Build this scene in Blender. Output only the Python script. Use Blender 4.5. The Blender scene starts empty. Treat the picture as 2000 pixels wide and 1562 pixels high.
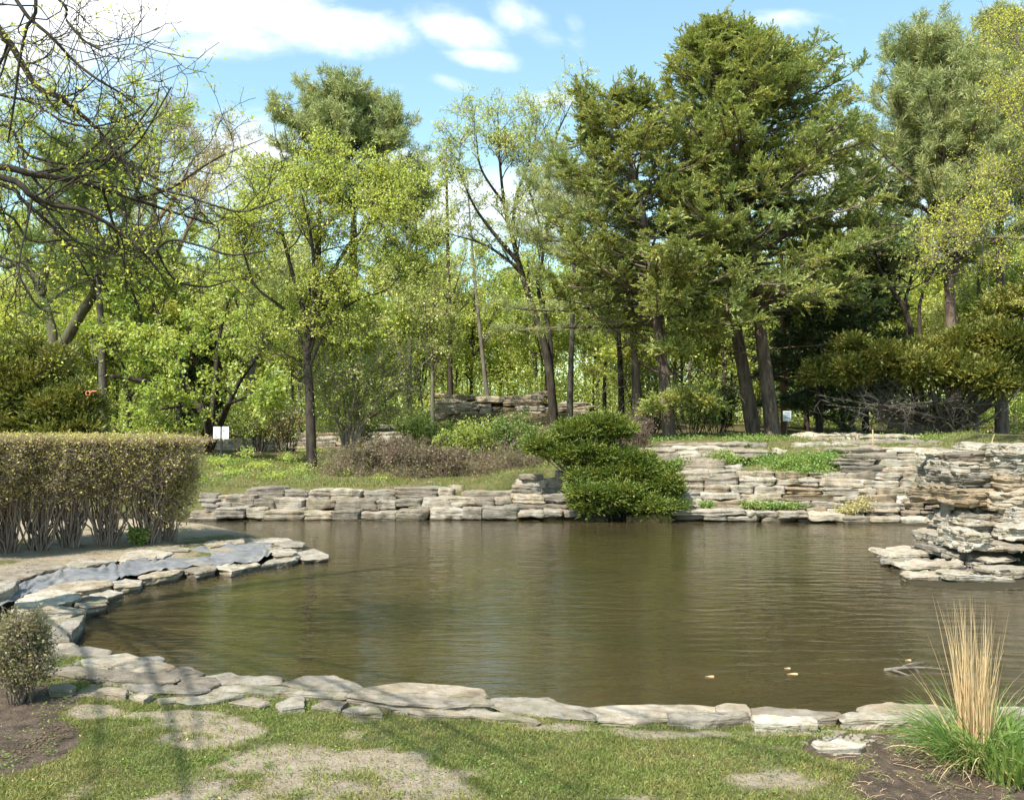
import bpy, math, random
import numpy as np
from math import radians as R

# ------------------------------------------------------------------ camera, sky, sun
C = bpy.context.scene.collection
scene = bpy.context.scene
F, HOR, CH = 1950.0, 835.0, 2.0          # focal length in photo pixels, horizon row, eye height above the water
PIT = math.atan((HOR - 781) / F)
cam_d = bpy.data.cameras.new('camera'); cam = bpy.data.objects.new('camera', cam_d); C.objects.link(cam)
cam.location = (0, 0, CH); cam.rotation_euler = (math.pi / 2 + PIT, 0, 0)
cam_d.sensor_width = 36; cam_d.lens = F / 2000 * 36; cam_d.clip_end = 3000; cam_d.clip_start = 0.05
scene.camera = cam

SUN_AZ, SUN_EL = R(-143), R(53)          # azimuth measured clockwise from +Y (the view direction)
tosun = np.array([math.sin(SUN_AZ) * math.cos(SUN_EL), math.cos(SUN_AZ) * math.cos(SUN_EL), math.sin(SUN_EL)])
sd_ = bpy.data.lights.new('sun', 'SUN'); sd_.energy = 4.6; sd_.angle = R(0.5); sd_.color = (1, .955, .86)
sun = bpy.data.objects.new('sun', sd_); C.objects.link(sun)
import mathutils
sun.rotation_euler = mathutils.Vector(tosun.tolist()).to_track_quat('Z', 'Y').to_euler()
scene.view_settings.view_transform = 'Standard'; scene.view_settings.look = 'None'
scene.view_settings.exposure = 0.98; scene.view_settings.gamma = 1
scene.cycles.max_bounces = 6; scene.cycles.diffuse_bounces = 4; scene.cycles.transmission_bounces = 5
scene.cycles.glossy_bounces = 3; scene.cycles.transparent_max_bounces = 4

w = bpy.data.worlds.new('World'); scene.world = w; w.use_nodes = True
class NT:
    """tiny node-tree writer"""
    def __init__(s, t): s.t = t; s.n = t.nodes; s.n.clear()
    def __call__(s, typ, ins=None, **props):
        nd = s.n.new('ShaderNode' + typ)
        for k, v in props.items(): setattr(nd, k, v)
        for k, v in (ins or {}).items():
            sk = nd.inputs[k]
            if isinstance(v, bpy.types.NodeSocket): s.t.links.new(v, sk)
            elif isinstance(v, bpy.types.Node): s.t.links.new(v.outputs[0], sk)
            else: sk.default_value = v
        return nd
    def math(s, op, a, b=0.0, clamp=False): return s('Math', {0: a, 1: b}, operation=op, use_clamp=clamp).outputs[0]
    def mix(s, f, a, b, bt='MIX'):
        nd = s('Mix', {0: f}, data_type='RGBA', blend_type=bt)
        for i, v in ((6, a), (7, b)):
            if isinstance(v, bpy.types.NodeSocket): s.t.links.new(v, nd.inputs[i])
            else: nd.inputs[i].default_value = tuple(v) + ((1,) if len(v) == 3 else ())
        return nd.outputs[2]
    def noise(s, vec, scale, detail=3, rough=.55, out=0, dist=0.0):
        return s('TexNoise', {'Vector': vec, 'Scale': scale, 'Detail': detail, 'Roughness': rough, 'Distortion': dist}).outputs[out]
    def ramp(s, f, stops, interp='LINEAR'):
        nd = s('ValToRGB', {0: f}); cr = nd.color_ramp; cr.interpolation = interp
        while len(cr.elements) < len(stops): cr.elements.new(.5)
        for e, (p, c) in zip(cr.elements, stops):
            e.position = p; e.color = tuple(c) + (1,) if len(c) == 3 else c
        return nd.outputs[0]
    def rng(s, f, a, b, c=0.0, d=1.0): return s('MapRange', {0: f, 1: a, 2: b, 3: c, 4: d}, interpolation_type='SMOOTHSTEP').outputs[0]

N = NT(w.node_tree)
sky = N('TexSky', sky_type='NISHITA', sun_disc=False, sun_elevation=SUN_EL, sun_rotation=SUN_AZ)
sky.air_density = 1.0; sky.dust_density = .35; sky.ozone_density = 1.3; sky.altitude = 200
tc = N('TexCoord'); sep = N('SeparateXYZ', {0: tc.outputs['Generated']})
ay = N.math('MAXIMUM', N.math('ABSOLUTE', sep.outputs[1]), .05)
u = N.math('DIVIDE', sep.outputs[0], ay); v = N.math('DIVIDE', sep.outputs[2], ay)
uv = N('CombineXYZ', {0: u, 1: v})
st = N('Mapping', {0: uv, 3: (1.0, 1.9, 1)})
nz = N.noise(st, 4.2, 7, .6, 0, .35); nz2 = N.noise(st, 16, 5, .6, 0, .6)
tex = N.math('ADD', N.math('MULTIPLY', nz, .75), N.math('MULTIPLY', nz2, .25))
def cpx(px, py): return ((px - 1000) / F, (HOR - py) / F)
acc = None                               # the cloud banks the photograph shows: centre, half sizes, tilt, weight
for (px, py, rx, ry, rot, wt) in [(300, 5, 380, 75, 0, 1.15), (620, 40, 230, 55, -6, 1.0), (880, 50, 110, 48, -20, .95), (930, 105, 90, 26, -8, .85), (650, 75, 110, 24, 0, .75),
        (-200, 60, 500, 230, 0, 1.1), (430, 70, 200, 50, 4, .85), (1000, 15, 60, 40, -35, .75), (875, 155, 60, 20, -15, .72), (1085, 192, 90, 26, 0, .78), (1040, 35, 85, 38, -30, .62), (1125, 45, 30, 60, 15, .6), (780, 165, 40, 12, -10, .5),
        (470, 330, 200, 110, 0, .95), (760, 330, 180, 70, 0, .85), (1640, 370, 220, 120, 0, .95), (1980, 10, 60, 40, 0, .9), (1640, 105, 40, 14, -20, .52), (1520, 30, 70, 24, 0, .6),
        (900, 400, 400, 90, 0, .9), (2500, 200, 400, 200, 0, .9)]:
    cu, cv = cpx(px, py)
    m_ = N('Mapping', {0: uv, 1: (cu, cv, 0), 2: (0, 0, R(rot)), 3: (rx / F, ry / F, 1)}, vector_type='TEXTURE')
    ln = N('VectorMath', {0: m_}, operation='LENGTH').outputs['Value']
    g = N.math('MULTIPLY', N.rng(ln, 1.75, .15), wt)
    acc = g if acc is None else N.math('MAXIMUM', acc, g)
dens = N.rng(N.math('ADD', N.math('MULTIPLY', acc, .55), N.math('MULTIPLY', tex, 1.35)), .86, 1.38)
below = N.rng(sep.outputs[2], -.02, .03)
dens = N.math('MULTIPLY', dens, below)
ccol = N.mix(N.rng(tex, .35, .7), (4.6, 4.85, 5.2), (6.3, 6.35, 6.4))
skyc = N.mix(1.0, sky.outputs[0], (.98, 1.12, .94), 'MULTIPLY')
skyc = N.mix(.05, skyc, (5.2, 5.6, 5.9)); skm = N.mix(dens, skyc, ccol)
bg = N('Background', {0: skm, 1: .14})
N('OutputWorld', {0: bg})

# ------------------------------------------------------------------ geometry helpers
def ray(px, py):
    cx, cy = (px - 1000) / F, (781 - py) / F
    return np.array([cx, math.cos(PIT) - math.sin(PIT) * cy, math.sin(PIT) + math.cos(PIT) * cy])
def G(px, py, z=0.0):                    # where the sight line of a photo pixel meets the level z
    d = ray(px, py); t = (z - CH) / d[2]; return np.array([0, 0, CH]) + d * t
def D(px, py, Y):                        # ... or the distance Y
    d = ray(px, py); return np.array([0, 0, CH]) + d * (Y / d[1])

def hash3(ix, iy, iz, s=0):
    n = (ix.astype(np.int64) * 73856093) ^ (iy.astype(np.int64) * 19349663) ^ (iz.astype(np.int64) * 83492791) ^ (s * 2654435761)
    n = (n ^ (n >> 13)) * 1274126177 & 0x7fffffff
    n = (n ^ (n >> 16)) * 668265263 & 0x7fffffff
    return (n & 0xffff) / 32767.5 - 1
def vn(p, s=0):                          # value noise, (N,3) -> (N,)
    p = np.asarray(p, float); i = np.floor(p); f = p - i; f = f * f * (3 - 2 * f); i = i.astype(np.int64); r = 0
    for a in (0, 1):
        for b in (0, 1):
            for c in (0, 1):
                wgt = (f[:, 0] if a else 1 - f[:, 0]) * (f[:, 1] if b else 1 - f[:, 1]) * (f[:, 2] if c else 1 - f[:, 2])
                r = r + wgt * hash3(i[:, 0] + a, i[:, 1] + b, i[:, 2] + c, s)
    return r
def fbm(p, o=3, s=0):
    r = 0; a = 1
    for k in range(o): r = r + a * vn(np.asarray(p) * (2 ** k) + 7.3 * k, s + k); a *= .5
    return r
def fb2(x, y, sc, o=3, s=0): return fbm(np.stack([np.ravel(x) * sc, np.ravel(y) * sc, np.zeros(np.size(x)) + .37], 1), o, s)

def mesh(name, verts, faces=None, mats=(), parent=None, mi=None, smooth=False, tri=False, fs=None):
    """verts (n,3); faces (m,k) int array, or fs = list of such arrays"""
    fs = [np.asarray(faces)] if fs is None else [np.asarray(f) for f in fs if len(f)]
    me = bpy.data.meshes.new(name); V = np.asarray(verts, np.float32)
    me.vertices.add(len(V)); me.vertices.foreach_set('co', V.ravel())
    lv = np.concatenate([f.ravel() for f in fs]); tot = np.concatenate([np.full(len(f), f.shape[1]) for f in fs])
    me.loops.add(len(lv)); me.loops.foreach_set('vertex_index', lv.astype(np.int32))
    me.polygons.add(len(tot)); st = np.concatenate([[0], np.cumsum(tot)[:-1]])
    me.polygons.foreach_set('loop_start', st.astype(np.int32)); me.polygons.foreach_set('loop_total', tot.astype(np.int32))
    for m in (mats if isinstance(mats, (list, tuple)) else [mats]): me.materials.append(m)
    if mi is not None: me.polygons.foreach_set('material_index', np.asarray(mi, np.int32))
    me.polygons.foreach_set('use_smooth', np.full(len(tot), smooth))
    me.update(calc_edges=True)
    o = bpy.data.objects.new(name, me); C.objects.link(o)
    if parent: o.parent = parent
    return o
def join(parts):                         # list of (V, F) with equal face arity -> V, F
    vs, fs, n = [], [], 0
    for v_, f_ in parts: vs.append(v_); fs.append(np.asarray(f_) + n); n += len(v_)
    return np.concatenate(vs), np.concatenate(fs)
def tag(o, label=None, cat=None, group=None, kind=None):
    for k, v_ in (('label', label), ('category', cat), ('group', group), ('kind', kind)):
        if v_: o[k] = v_
    return o
def thing(name, label, cat, loc=(0, 0, 0), group=None):
    o = bpy.data.objects.new(name, None); C.objects.link(o); o.location = [float(a) for a in loc]; o.empty_display_size = .2
    return tag(o, label, cat, group)
def dup(root, loc, rotz=0, scale=1, label=None, group=None):
    r = root.copy(); C.objects.link(r); r.location = [float(a) for a in loc]; r.rotation_euler = (0, 0, rotz)
    r.scale = (scale, scale, scale) if np.isscalar(scale) else scale
    if label: r['label'] = label
    if group: r['group'] = group
    for ch in list(root.children):
        c = ch.copy(); C.objects.link(c); c.parent = r
    return r
def nrm(a): return a / np.maximum(np.linalg.norm(a, axis=-1, keepdims=True), 1e-9)

def resample(P, K):
    P = np.asarray(P, float); n = len(P)
    if n == 2: return P[0] + (P[1] - P[0]) * np.linspace(0, 1, K)[:, None]
    Q = np.concatenate([[2 * P[0] - P[1]], P, [2 * P[-1] - P[-2]]])
    t = np.linspace(0, n - 1 - 1e-6, K); i = t.astype(int); f = (t - i)[:, None]
    a, b, c, d = Q[i], Q[i + 1], Q[i + 2], Q[i + 3]
    return .5 * (2 * b + (c - a) * f + (2 * a - 5 * b + 4 * c - d) * f ** 2 + (3 * b - a - 3 * c + d) * f ** 3)
def tubes(pts, rad, S=5):
    """(N,K,3),(N,K) -> verts, quads"""
    Nn, K = rad.shape
    if Nn == 0: return np.zeros((0, 3)), np.zeros((0, 4), int)
    t = nrm(np.gradient(pts, axis=1)); m = nrm(t.mean(1)); ref = np.where(np.abs(m[:, 2:3]) < .8, [[0, 0, 1.]], [[1., 0, 0]])
    a = nrm(np.cross(t, ref[:, None, :])); b = np.cross(t, a); th = np.arange(S) * 2 * math.pi / S
    V = pts[:, :, None] + rad[:, :, None, None] * (np.cos(th)[None, None, :, None] * a[:, :, None] + np.sin(th)[None, None, :, None] * b[:, :, None])
    idx = np.arange(Nn * K * S).reshape(Nn, K, S); n2 = np.roll(idx, -1, 2)
    Fq = np.stack([idx[:, :-1], n2[:, :-1], n2[:, 1:], idx[:, 1:]], -1).reshape(-1, 4)
    return V.reshape(-1, 3), Fq
def kids(rng, par, n, t=(.3, 1), ang=(30, 55), L=(1, 2), K=6, up=.1, wig=.15, tap=.5, rf=.5, rmin=.003, flat=0., Lf=None, rabs=None, tip=.25):
    """child branches for every parent branch; n = number per parent (float or array)"""
    pts, rad = par; Np, Kp = rad.shape
    cnt = np.broadcast_to(np.asarray(n, float), (Np,)); cnt = np.floor(cnt + rng.random(Np)).astype(int)
    pi = np.repeat(np.arange(Np), cnt); M = len(pi)
    if M == 0: return np.zeros((0, K, 3)), np.zeros((0, K))
    tt = rng.uniform(t[0], t[1], M); x = tt * (Kp - 1) * .9999; i = x.astype(int); f = (x - i)
    base = pts[pi, i] * (1 - f)[:, None] + pts[pi, i + 1] * f[:, None]; rb = rad[pi, i] * (1 - f) + rad[pi, i + 1] * f
    tan = nrm(pts[pi, i + 1] - pts[pi, i])
    rv = rng.normal(size=(M, 3)); perp = nrm(rv - (rv * tan).sum(1, keepdims=True) * tan)
    if flat > 0:
        side = nrm(np.cross(tan, [0, 0, 1.])) * rng.choice([-1, 1], M)[:, None]; perp = nrm(side * flat + perp * (1 - flat))
    al = np.radians(rng.uniform(ang[0], ang[1], M))[:, None]
    d = nrm(tan * np.cos(al) + perp * np.sin(al))
    LL = rng.uniform(L[0], L[1], M) * (1 - tap * tt)
    if Lf is not None: LL = LL * Lf(base, d, tt)
    P = np.zeros((M, K, 3)); P[:, 0] = base; stp = (LL / (K - 1))[:, None]
    wv = rng.normal(size=(M, 3)) * wig
    for k in range(1, K):
        wv = wv * .5 + rng.normal(size=(M, 3)) * wig; d = nrm(d + wv + np.array([0, 0, up])); P[:, k] = P[:, k - 1] + d * stp
    r0 = np.maximum(rb * rf if rabs is None else np.minimum(rb * .9, rabs * rng.uniform(.7, 1.2, M)), rmin)
    rr = np.maximum(r0[:, None] * np.linspace(1, tip, K)[None], rmin * .7)
    return P, rr
def quads(p, a, b):                      # diamond leaves: base p, length vector a, half width vector b
    V = np.stack([p, p + a * .5 + b, p + a, p + a * .5 - b], 1).reshape(-1, 3)
    return V, np.arange(len(V)).reshape(-1, 4)
def leaves(rng, br, n, size, off=.08, aspect=.5, droop=0., t0=.15):
    """n leaves per branch scattered along it"""
    P, rr = br; M, K = rr.shape; cnt = np.floor(n + rng.random(M)).astype(int); pi = np.repeat(np.arange(M), cnt); m = len(pi)
    x = rng.uniform(t0, 1, m) * (K - 1) * .9999; i = x.astype(int); f = (x - i)[:, None]
    x = x; p = P[pi, i] * (1 - f) + P[pi, i + 1] * f + rng.normal(size=(m, 3)) * off * .5
    a = nrm(rng.normal(size=(m, 3)) + nrm(P[pi, -1] - P[pi, 0]) * .5 + [0, 0, -droop]); s = (size[0] * .7 + (size[1] * 1.15 - size[0] * .7) * rng.random(m) ** 1.4)[:, None]
    b = nrm(np.cross(a, rng.normal(size=(m, 3))))
    return quads(p, a * s, b * s * aspect * .5)
def spray(rng, p, d, n, L, ll, lw, spread=.7, up=.0):
    """feathery branchlets: n narrow quads along the axis d of length L"""
    M = len(p); pi = np.repeat(np.arange(M), n); m = len(pi); L = np.broadcast_to(L, (M,))[pi]
    s = np.tile(np.linspace(0, .9, n), M); dd = d[pi]
    sd = nrm(np.cross(dd, rng.normal(size=(m, 3)) * .35 + [0, 0, 1])) * np.where(np.arange(m) % 2, 1, -1)[:, None]
    a = nrm(dd + sd * spread * (1.1 - s)[:, None] + rng.normal(size=(m, 3)) * .22 + [0, 0, up])
    ln = (ll * rng.uniform(.7, 1.2, m))[:, None]; b = nrm(np.cross(a, rng.normal(size=(m, 3)) * .6 + [0, 0, 1]))
    return quads(p[pi] + dd * (s * L)[:, None], a * ln, b * lw * .5)
def tufts(rng, p, d, n, L, lw, open_=.9):
    """balls of long pine needles"""
    M = len(p); pi = np.repeat(np.arange(M), n); m = len(pi)
    a = nrm(d[pi] * rng.uniform(.1, 1.1, m)[:, None] + nrm(rng.normal(size=(m, 3))) * open_); ln = (L * rng.uniform(.7, 1.15, m))[:, None]
    b = nrm(np.cross(a, rng.normal(size=(m, 3))))
    return quads(p[pi] - d[pi] * (rng.random(m) * L * .8)[:, None], a * ln, b * lw * .5)

# ------------------------------------------------------------------ materials
def mat(name):
    m = bpy.data.materials.new(name); m.use_nodes = True; return m, NT(m.node_tree)
BR = dict(straw=1., dead_twig=1.5, needle_spruce=1.5, needle_fir=2.0, needle_fir_blue=1.95, needle_pine=1.7, needle_yew=1.3, needle_juniper=1.15, leaf_yellow=1.25, weed_leaf=1.15, clump_blade=1.05, leaf_lime=1.7, leaf_fresh=1.75, grass_blade=1.5)
def leafmat(name, c1, c2, c3=None, tr=.35, sc=.9, gl=.02):
    g_ = BR.get(name, 1.5) * (1.0 if 'straw' in name or 'twig' in name or 'blade' in name else 1.48); c1, c2 = [tuple(v * g_ for v in c) for c in (c1, c2)]; c3 = c3 and tuple(v * g_ for v in c3)
    m, n = mat(name); geo = n('NewGeometry'); rnd = geo.outputs['Random Per Island']
    col = n.mix(rnd, c1, c2)
    if c3 is not None:
        f = n.rng(n.noise(geo.outputs['Position'], sc, 2), .4, .62); col = n.mix(f, col, n.mix(rnd, c3, c2))
    v_ = n.rng(n.math('FRACT', n.math('MULTIPLY', rnd, 37.7)), 0, 1, .82, 1.18)
    col = n('HueSaturation', {'Value': v_, 'Saturation': .92, 'Color': n.mix(1.0, col, (1.12, 1.02, .98), 'MULTIPLY')}).outputs[0]
    df = n('BsdfDiffuse', {0: col}); ts = n('BsdfTranslucent', {0: n.mix(1.0, col, (1.25, 1.25, .75), 'MULTIPLY')})
    s = n('MixShader', {0: tr, 1: df, 2: ts}); g = n('BsdfGlossy', {0: (1, 1, 1, 1), 'Roughness': .45}); s2 = n('MixShader', {0: gl, 1: s, 2: g})
    n('OutputMaterial', {0: s2}); return m
def barkmat(name, c1, c2, sc=9, bump=.6):
    m, n = mat(name); geo = n('NewGeometry'); mp = n('Mapping', {0: geo.outputs['Position'], 3: (1, 1, .22)})
    a = n.noise(mp, sc, 5, .65); b = n.noise(geo.outputs['Position'], 1.3, 3)
    col = n.mix(n.rng(a, .35, .65), c1, c2); col = n.mix(n.rng(b, .55, .75, 0, .35), col, (.13, .14, .08))
    bp = n('Bump', {'Strength': bump, 'Distance': .03, 'Height': a})
    p = n('BsdfPrincipled', {'Base Color': col, 'Roughness': .9, 'Normal': bp, 'Specular IOR Level': .15}); n('OutputMaterial', {0: p}); return m
def stonemat(name, base, dark, warm, dk=.5):
    m, n = mat(name); geo = n('NewGeometry'); pos = geo.outputs['Position']; oi = n('ObjectInfo').outputs['Random']
    a = n.noise(pos, 5, 6, .62); b = n.noise(pos, 26, 4, .7); st = n('Mapping', {0: pos, 3: (1.5, 1.5, 16)}); c = n.noise(st, 2.2, 5, .6, 0, .6)
    col = n.mix(n.rng(a, .36, .66), base, warm)
    col = n.mix(n.rng(n.math('ADD', n.math('MULTIPLY', b, .5), n.math('MULTIPLY', n.noise(pos, 2.3, 4, .6), .5)), .5, .66, 0, dk), col, dark)
    col = n.mix(n.rng(c, .56, .68, 0, .55), col, dark)
    vr = n('TexVoronoi', {'Vector': pos, 'Scale': 38.0}, feature='F1').outputs[0]
    col = n.mix(n.math('MULTIPLY', n.rng(vr, .32, .1), n.rng(n.noise(pos, 3.1, 2), .5, .6, 0, .55)), col, (.055, .05, .042))
    oi2 = n.math('FRACT', n.math('MULTIPLY', oi, 7.31))
    col = n.mix(n.rng(oi2, .3, 1, 0, .4), col, n.mix(1.0, col, (1.12, .98, .8), 'MULTIPLY'))
    col = n('HueSaturation', {'Value': n.rng(oi, 0, 1, .76, 1.16), 'Color': col}).outputs[0]
    h = n.math('ADD', n.math('MULTIPLY', c, .8), n.math('ADD', n.math('MULTIPLY', a, .5), n.math('MULTIPLY', b, .25)))
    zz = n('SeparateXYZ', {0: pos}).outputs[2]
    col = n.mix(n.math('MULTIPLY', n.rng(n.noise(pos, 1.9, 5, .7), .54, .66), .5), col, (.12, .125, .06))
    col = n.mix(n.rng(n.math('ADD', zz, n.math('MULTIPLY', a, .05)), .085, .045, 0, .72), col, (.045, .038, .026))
    bp = n('Bump', {'Strength': 1.0, 'Distance': .034, 'Height': h})
    p = n('BsdfPrincipled', {'Base Color': col, 'Roughness': .88, 'Normal': bp, 'Specular IOR Level': .2}); n('OutputMaterial', {0: p}); return m
def flatmat(name, c, rough=.6, metal=0., var=.15, sc=20):
    m, n = mat(name); geo = n('NewGeometry'); a = n.noise(geo.outputs['Position'], sc, 4)
    col = n.mix(n.rng(a, .35, .7, 0, var), c, tuple(x * .4 for x in c))
    p = n('BsdfPrincipled', {'Base Color': col, 'Roughness': rough, 'Metallic': metal}); n('OutputMaterial', {0: p}); return m

LM = dict(
    lime=leafmat('leaf_lime', (.20, .235, .036), (.14, .185, .03), (.24, .25, .055), .5),
    yellow=leafmat('leaf_yellow', (.34, .36, .03), (.24, .29, .03), (.38, .36, .06), .5),
    fresh=leafmat('leaf_fresh', (.155, .20, .034), (.105, .155, .028), (.21, .225, .042), .48),
    pale=leafmat('leaf_pale', (.25, .29, .085), (.20, .25, .08), (.29, .29, .13), .5),
    bud=leafmat('leaf_bud', (.21, .19, .08), (.16, .17, .06), (.25, .215, .12), .4),
    fir=leafmat('needle_fir', (.10, .125, .03), (.062, .085, .026), (.15, .15, .032), .28, 1.2),
    firb=leafmat('needle_fir_blue', (.095, .125, .038), (.06, .09, .034), (.135, .145, .038), .26, 1.2),
    pine=leafmat('needle_pine', (.13, .155, .055), (.08, .11, .045), (.165, .17, .055), .2, .8),
    yew=leafmat('needle_yew', (.105, .12, .018), (.06, .08, .018), (.155, .145, .02), .2, 1.4),
    juniper=leafmat('needle_juniper', (.10, .14, .018), (.055, .09, .015), (.15, .17, .02), .15, 1.8),
    spruce=leafmat('needle_spruce', (.045, .068, .028), (.032, .052, .024), (.065, .08, .028), .15),
    dark=leafmat('leaf_dark', (.07, .105, .02), (.045, .075, .018), (.10, .125, .022), .3),
    grass=leafmat('grass_blade', (.14, .175, .035), (.095, .135, .028), (.22, .205, .06), .35, 2.6),
    bank=leafmat('bank_blade', (.12, .15, .03), (.10, .15, .025), (.20, .16, .06), .35, 1.1),
    weed=leafmat('weed_leaf', (.12, .20, .035), (.085, .155, .03), (.17, .21, .045), .4, 1.4),
    clump=leafmat('clump_blade', (.10, .20, .035), (.14, .25, .05), None, .4),
    straw=leafmat('straw', (.66, .52, .30), (.46, .35, .19), None, .25),
    brown=leafmat('dead_twig', (.11, .08, .045), (.07, .055, .035), (.10, .11, .04), .1),
    hedge=leafmat('hedge_leaf', (.17, .19, .03), (.19, .16, .06), (.22, .22, .035), .35, 1.6),
)
BK = dict(
    grey=barkmat('bark_grey', (.13, .115, .095), (.07, .06, .05)),
    dark=barkmat('bark_dark', (.07, .055, .042), (.03, .024, .019)),
    fir=barkmat('bark_fir', (.19, .14, .11), (.075, .055, .045), 7, .9),
    pale=barkmat('bark_pale', (.2, .175, .14), (.12, .10, .08)),
    hedge=barkmat('bark_hedge', (.34, .26, .21), (.20, .15, .12)),
    thicket=barkmat('bark_thicket', (.24, .165, .125), (.14, .10, .08)),
    red=barkmat('bark_red', (.24, .12, .07), (.14, .07, .045)),
    olive=barkmat('bark_olive', (.13, .12, .075), (.07, .065, .04)),
    twig=barkmat('bark_twig', (.27, .20, .16), (.17, .125, .10)),
)
SM = dict(
    lime=stonemat('limestone', (.335, .30, .245), (.09, .075, .06), (.24, .195, .14)),
    pale=stonemat('limestone_pale', (.41, .375, .315), (.105, .09, .072), (.30, .25, .18), .55),
    grey=stonemat('limestone_grey', (.25, .225, .19), (.075, .064, .053), (.185, .155, .12)),
    old=stonemat('limestone_old', (.27, .22, .155), (.08, .065, .05), (.21, .16, .105), .6),
)
# ------------------------------------------------------------------ pond outline and the lie of the land
POND = np.array([G(x, y)[:2] for x, y in [(2900, 1420), (2000, 1412), (1850, 1405), (1700, 1408), (1480, 1404), (1200, 1394), (960, 1382), (820, 1372), (700, 1358), (570, 1345), (430, 1332),
    (330, 1305), (240, 1288), (180, 1268), (135, 1252), (128, 1236), (140, 1222), (165, 1205), (200, 1180), (235, 1158), (290, 1140), (350, 1122), (430, 1114), (520, 1104), (640, 1090), (640, 1084),
    (598, 1068), (590, 1060), (480, 1049), (380, 1042), (330, 1039), (200, 1038), (0, 1042), (-400, 1048), (-900, 1050), (-900, 1012), (-100, 1010), (380, 1012), (700, 1016), (1000, 1011), (1130, 1004),
    (1320, 1004), (1500, 1015), (1700, 1024), (1850, 1028), (1862, 1045), (1830, 1066), (1742, 1080), (1732, 1096), (1780, 1142), (1900, 1152), (2000, 1150), (2500, 1160), (3000, 1180)]])
def sdf(x, y, poly=POND):
    p = np.stack([np.ravel(x), np.ravel(y)], 1); best = np.full(len(p), 1e9); ins = np.zeros(len(p), bool); a = poly; b = np.roll(poly, -1, 0)
    for i in range(len(a)):
        e = b[i] - a[i]; q = p - a[i]; t = np.clip(q @ e / (e @ e), 0, 1); best = np.minimum(best, ((q - t[:, None] * e) ** 2).sum(1))
        if a[i][1] != b[i][1]:
            c = ((a[i][1] > p[:, 1]) != (b[i][1] > p[:, 1])) & (p[:, 0] < (b[i][0] - a[i][0]) * (p[:, 1] - a[i][1]) / (b[i][1] - a[i][1]) + a[i][0]); ins ^= c
    return np.sqrt(best) * np.where(ins, -1, 1)
CT = np.array([(-5, 4, .27), (0, 4, .24), (4, 4.5, .24), (0, 6.3, .19), (3.2, 5.9, .19), (-3.4, 6.6, .2), (0, -4, .3), (0, -30, .8), (-16, 3, .6), (16, 3, .6), (-7, 8.5, .24), (8, 6, .3),
    (-5, 11, .08), (-4, 15.5, .12), (-8, 15.5, .22), (-6.2, 14.8, .17), (-2.6, 13.5, .06), (-12, 13, .3), (-5.5, 13, .12), (-20, 12, .8),
    (-3.5, 22.6, .66), (-6.6, 22.6, .62), (-1.5, 23, .66), (-7, 28, .88), (-5, 27, .88), (-2, 27, .95), (-20, 24, .8), (-15, 35, 1.1), (-9, 38, 1.1), (-4, 38.5, 1.1), (-12, 50, 1.5), (-30, 60, 1.6), (-6, 50, 1.8),
    (0, 33, 1.25), (-1, 41, 1.9), (1, 41.5, 2.0), (-1, 46.5, 3.2), (1, 47, 3.2), (3.5, 45, 2.6), (3.4, 38, 1.7), (.8, 24, 1.0), (1.5, 29, 1.25), (3, 32, 1.55),
    (4.2, 24.5, 1.25), (6, 24.8, 1.45), (8, 24, 1.5), (9.5, 24, 1.55), (5, 27, 1.65), (8, 27, 1.7), (7, 31, 1.78), (5, 32, 1.72), (13, 27, 1.8), (12, 35, 1.85), (8, 40, 1.9), (10, 15, 1.0), (12.5, 19, 1.6), (16, 16, 1.6), (8.6, 21.5, 1.4),
    (0, 80, 4), (40, 80, 3), (-40, 90, 2), (0, 160, 5), (80, 150, 4), (-90, 150, 3), (60, 30, 2.4), (-60, 20, 1.5), (60, -10, 1.5), (-60, -30, 1.5), (0, 400, 8), (200, 400, 8), (-200, 400, 6)], float)
def sm(x, a, b): t = np.clip((x - a) / (b - a), 0, 1); return t * t * (3 - 2 * t)
def gz(x, y):
    x = np.ravel(np.asarray(x, float)); y = np.ravel(np.asarray(y, float)); s = sdf(x, y)
    wsum = 0; zs = 0
    for cx, cy, cz in CT:
        wt = 1 / (((x - cx) ** 2 + (y - cy) ** 2) ** 1.7 + .05); wsum = wsum + wt; zs = zs + wt * cz
    E = zs / wsum + fb2(x, y, .9, 3, 4) * .02 * np.clip(y / 10, .3, 3)
    far_r = (y > 18.5); out_r = (x > 4) & (y <= 18.5) & (y > 9.5); pen = (x < 0) & (y > 8.6) & (y < 18.5)
    lo = np.where(far_r, np.interp(x, [-3, 0.9, 1, 2.5, 3.6, 6, 7, 9], [.72, .72, .1, .4, .9, 1.1, 2.25, 2.6]), np.where(out_r, 1.3, np.where(pen, np.interp(y, [8.6, 10, 16, 18], [.1, .25, .25, .1]), .05)))
    wl = np.where(far_r, np.interp(x, [-3, .9, 1, 2.5, 3.6, 6, 7], [.35, .35, .8, 1.6, 2.5, 2.2, .8]), np.where(out_r, 2.2, np.where(pen, np.interp(y, [8.6, 10, 13.5, 15.5], [.9, 1.6, 1.5, .6]), np.where(y < 9, .8, .5))))
    return -.5 + .52 * sm(s, -.35, 0) + (E - .02) * sm(s, lo, lo + wl)
def gz1(x, y): return float(gz([x], [y])[0])
def axis(segs):
    out = []
    for a, b, st in segs: out += list(np.arange(a, b, st))
    return np.array(out + [segs[-1][1]])
gx = axis([(-600, -100, 50), (-100, -30, 5), (-30, -12, .8), (-12, 13, .13), (13, 30, .8), (30, 100, 5), (100, 600, 50)])
gy = axis([(-100, -10, 8), (-10, 3, .6), (3, 9, .08), (9, 32, .15), (32, 60, .6), (60, 120, 4), (120, 900, 40)])
XX, YY = np.meshgrid(gx, gy); ZZ = gz(XX, YY); nx_, ny_ = len(gx), len(gy)
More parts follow.
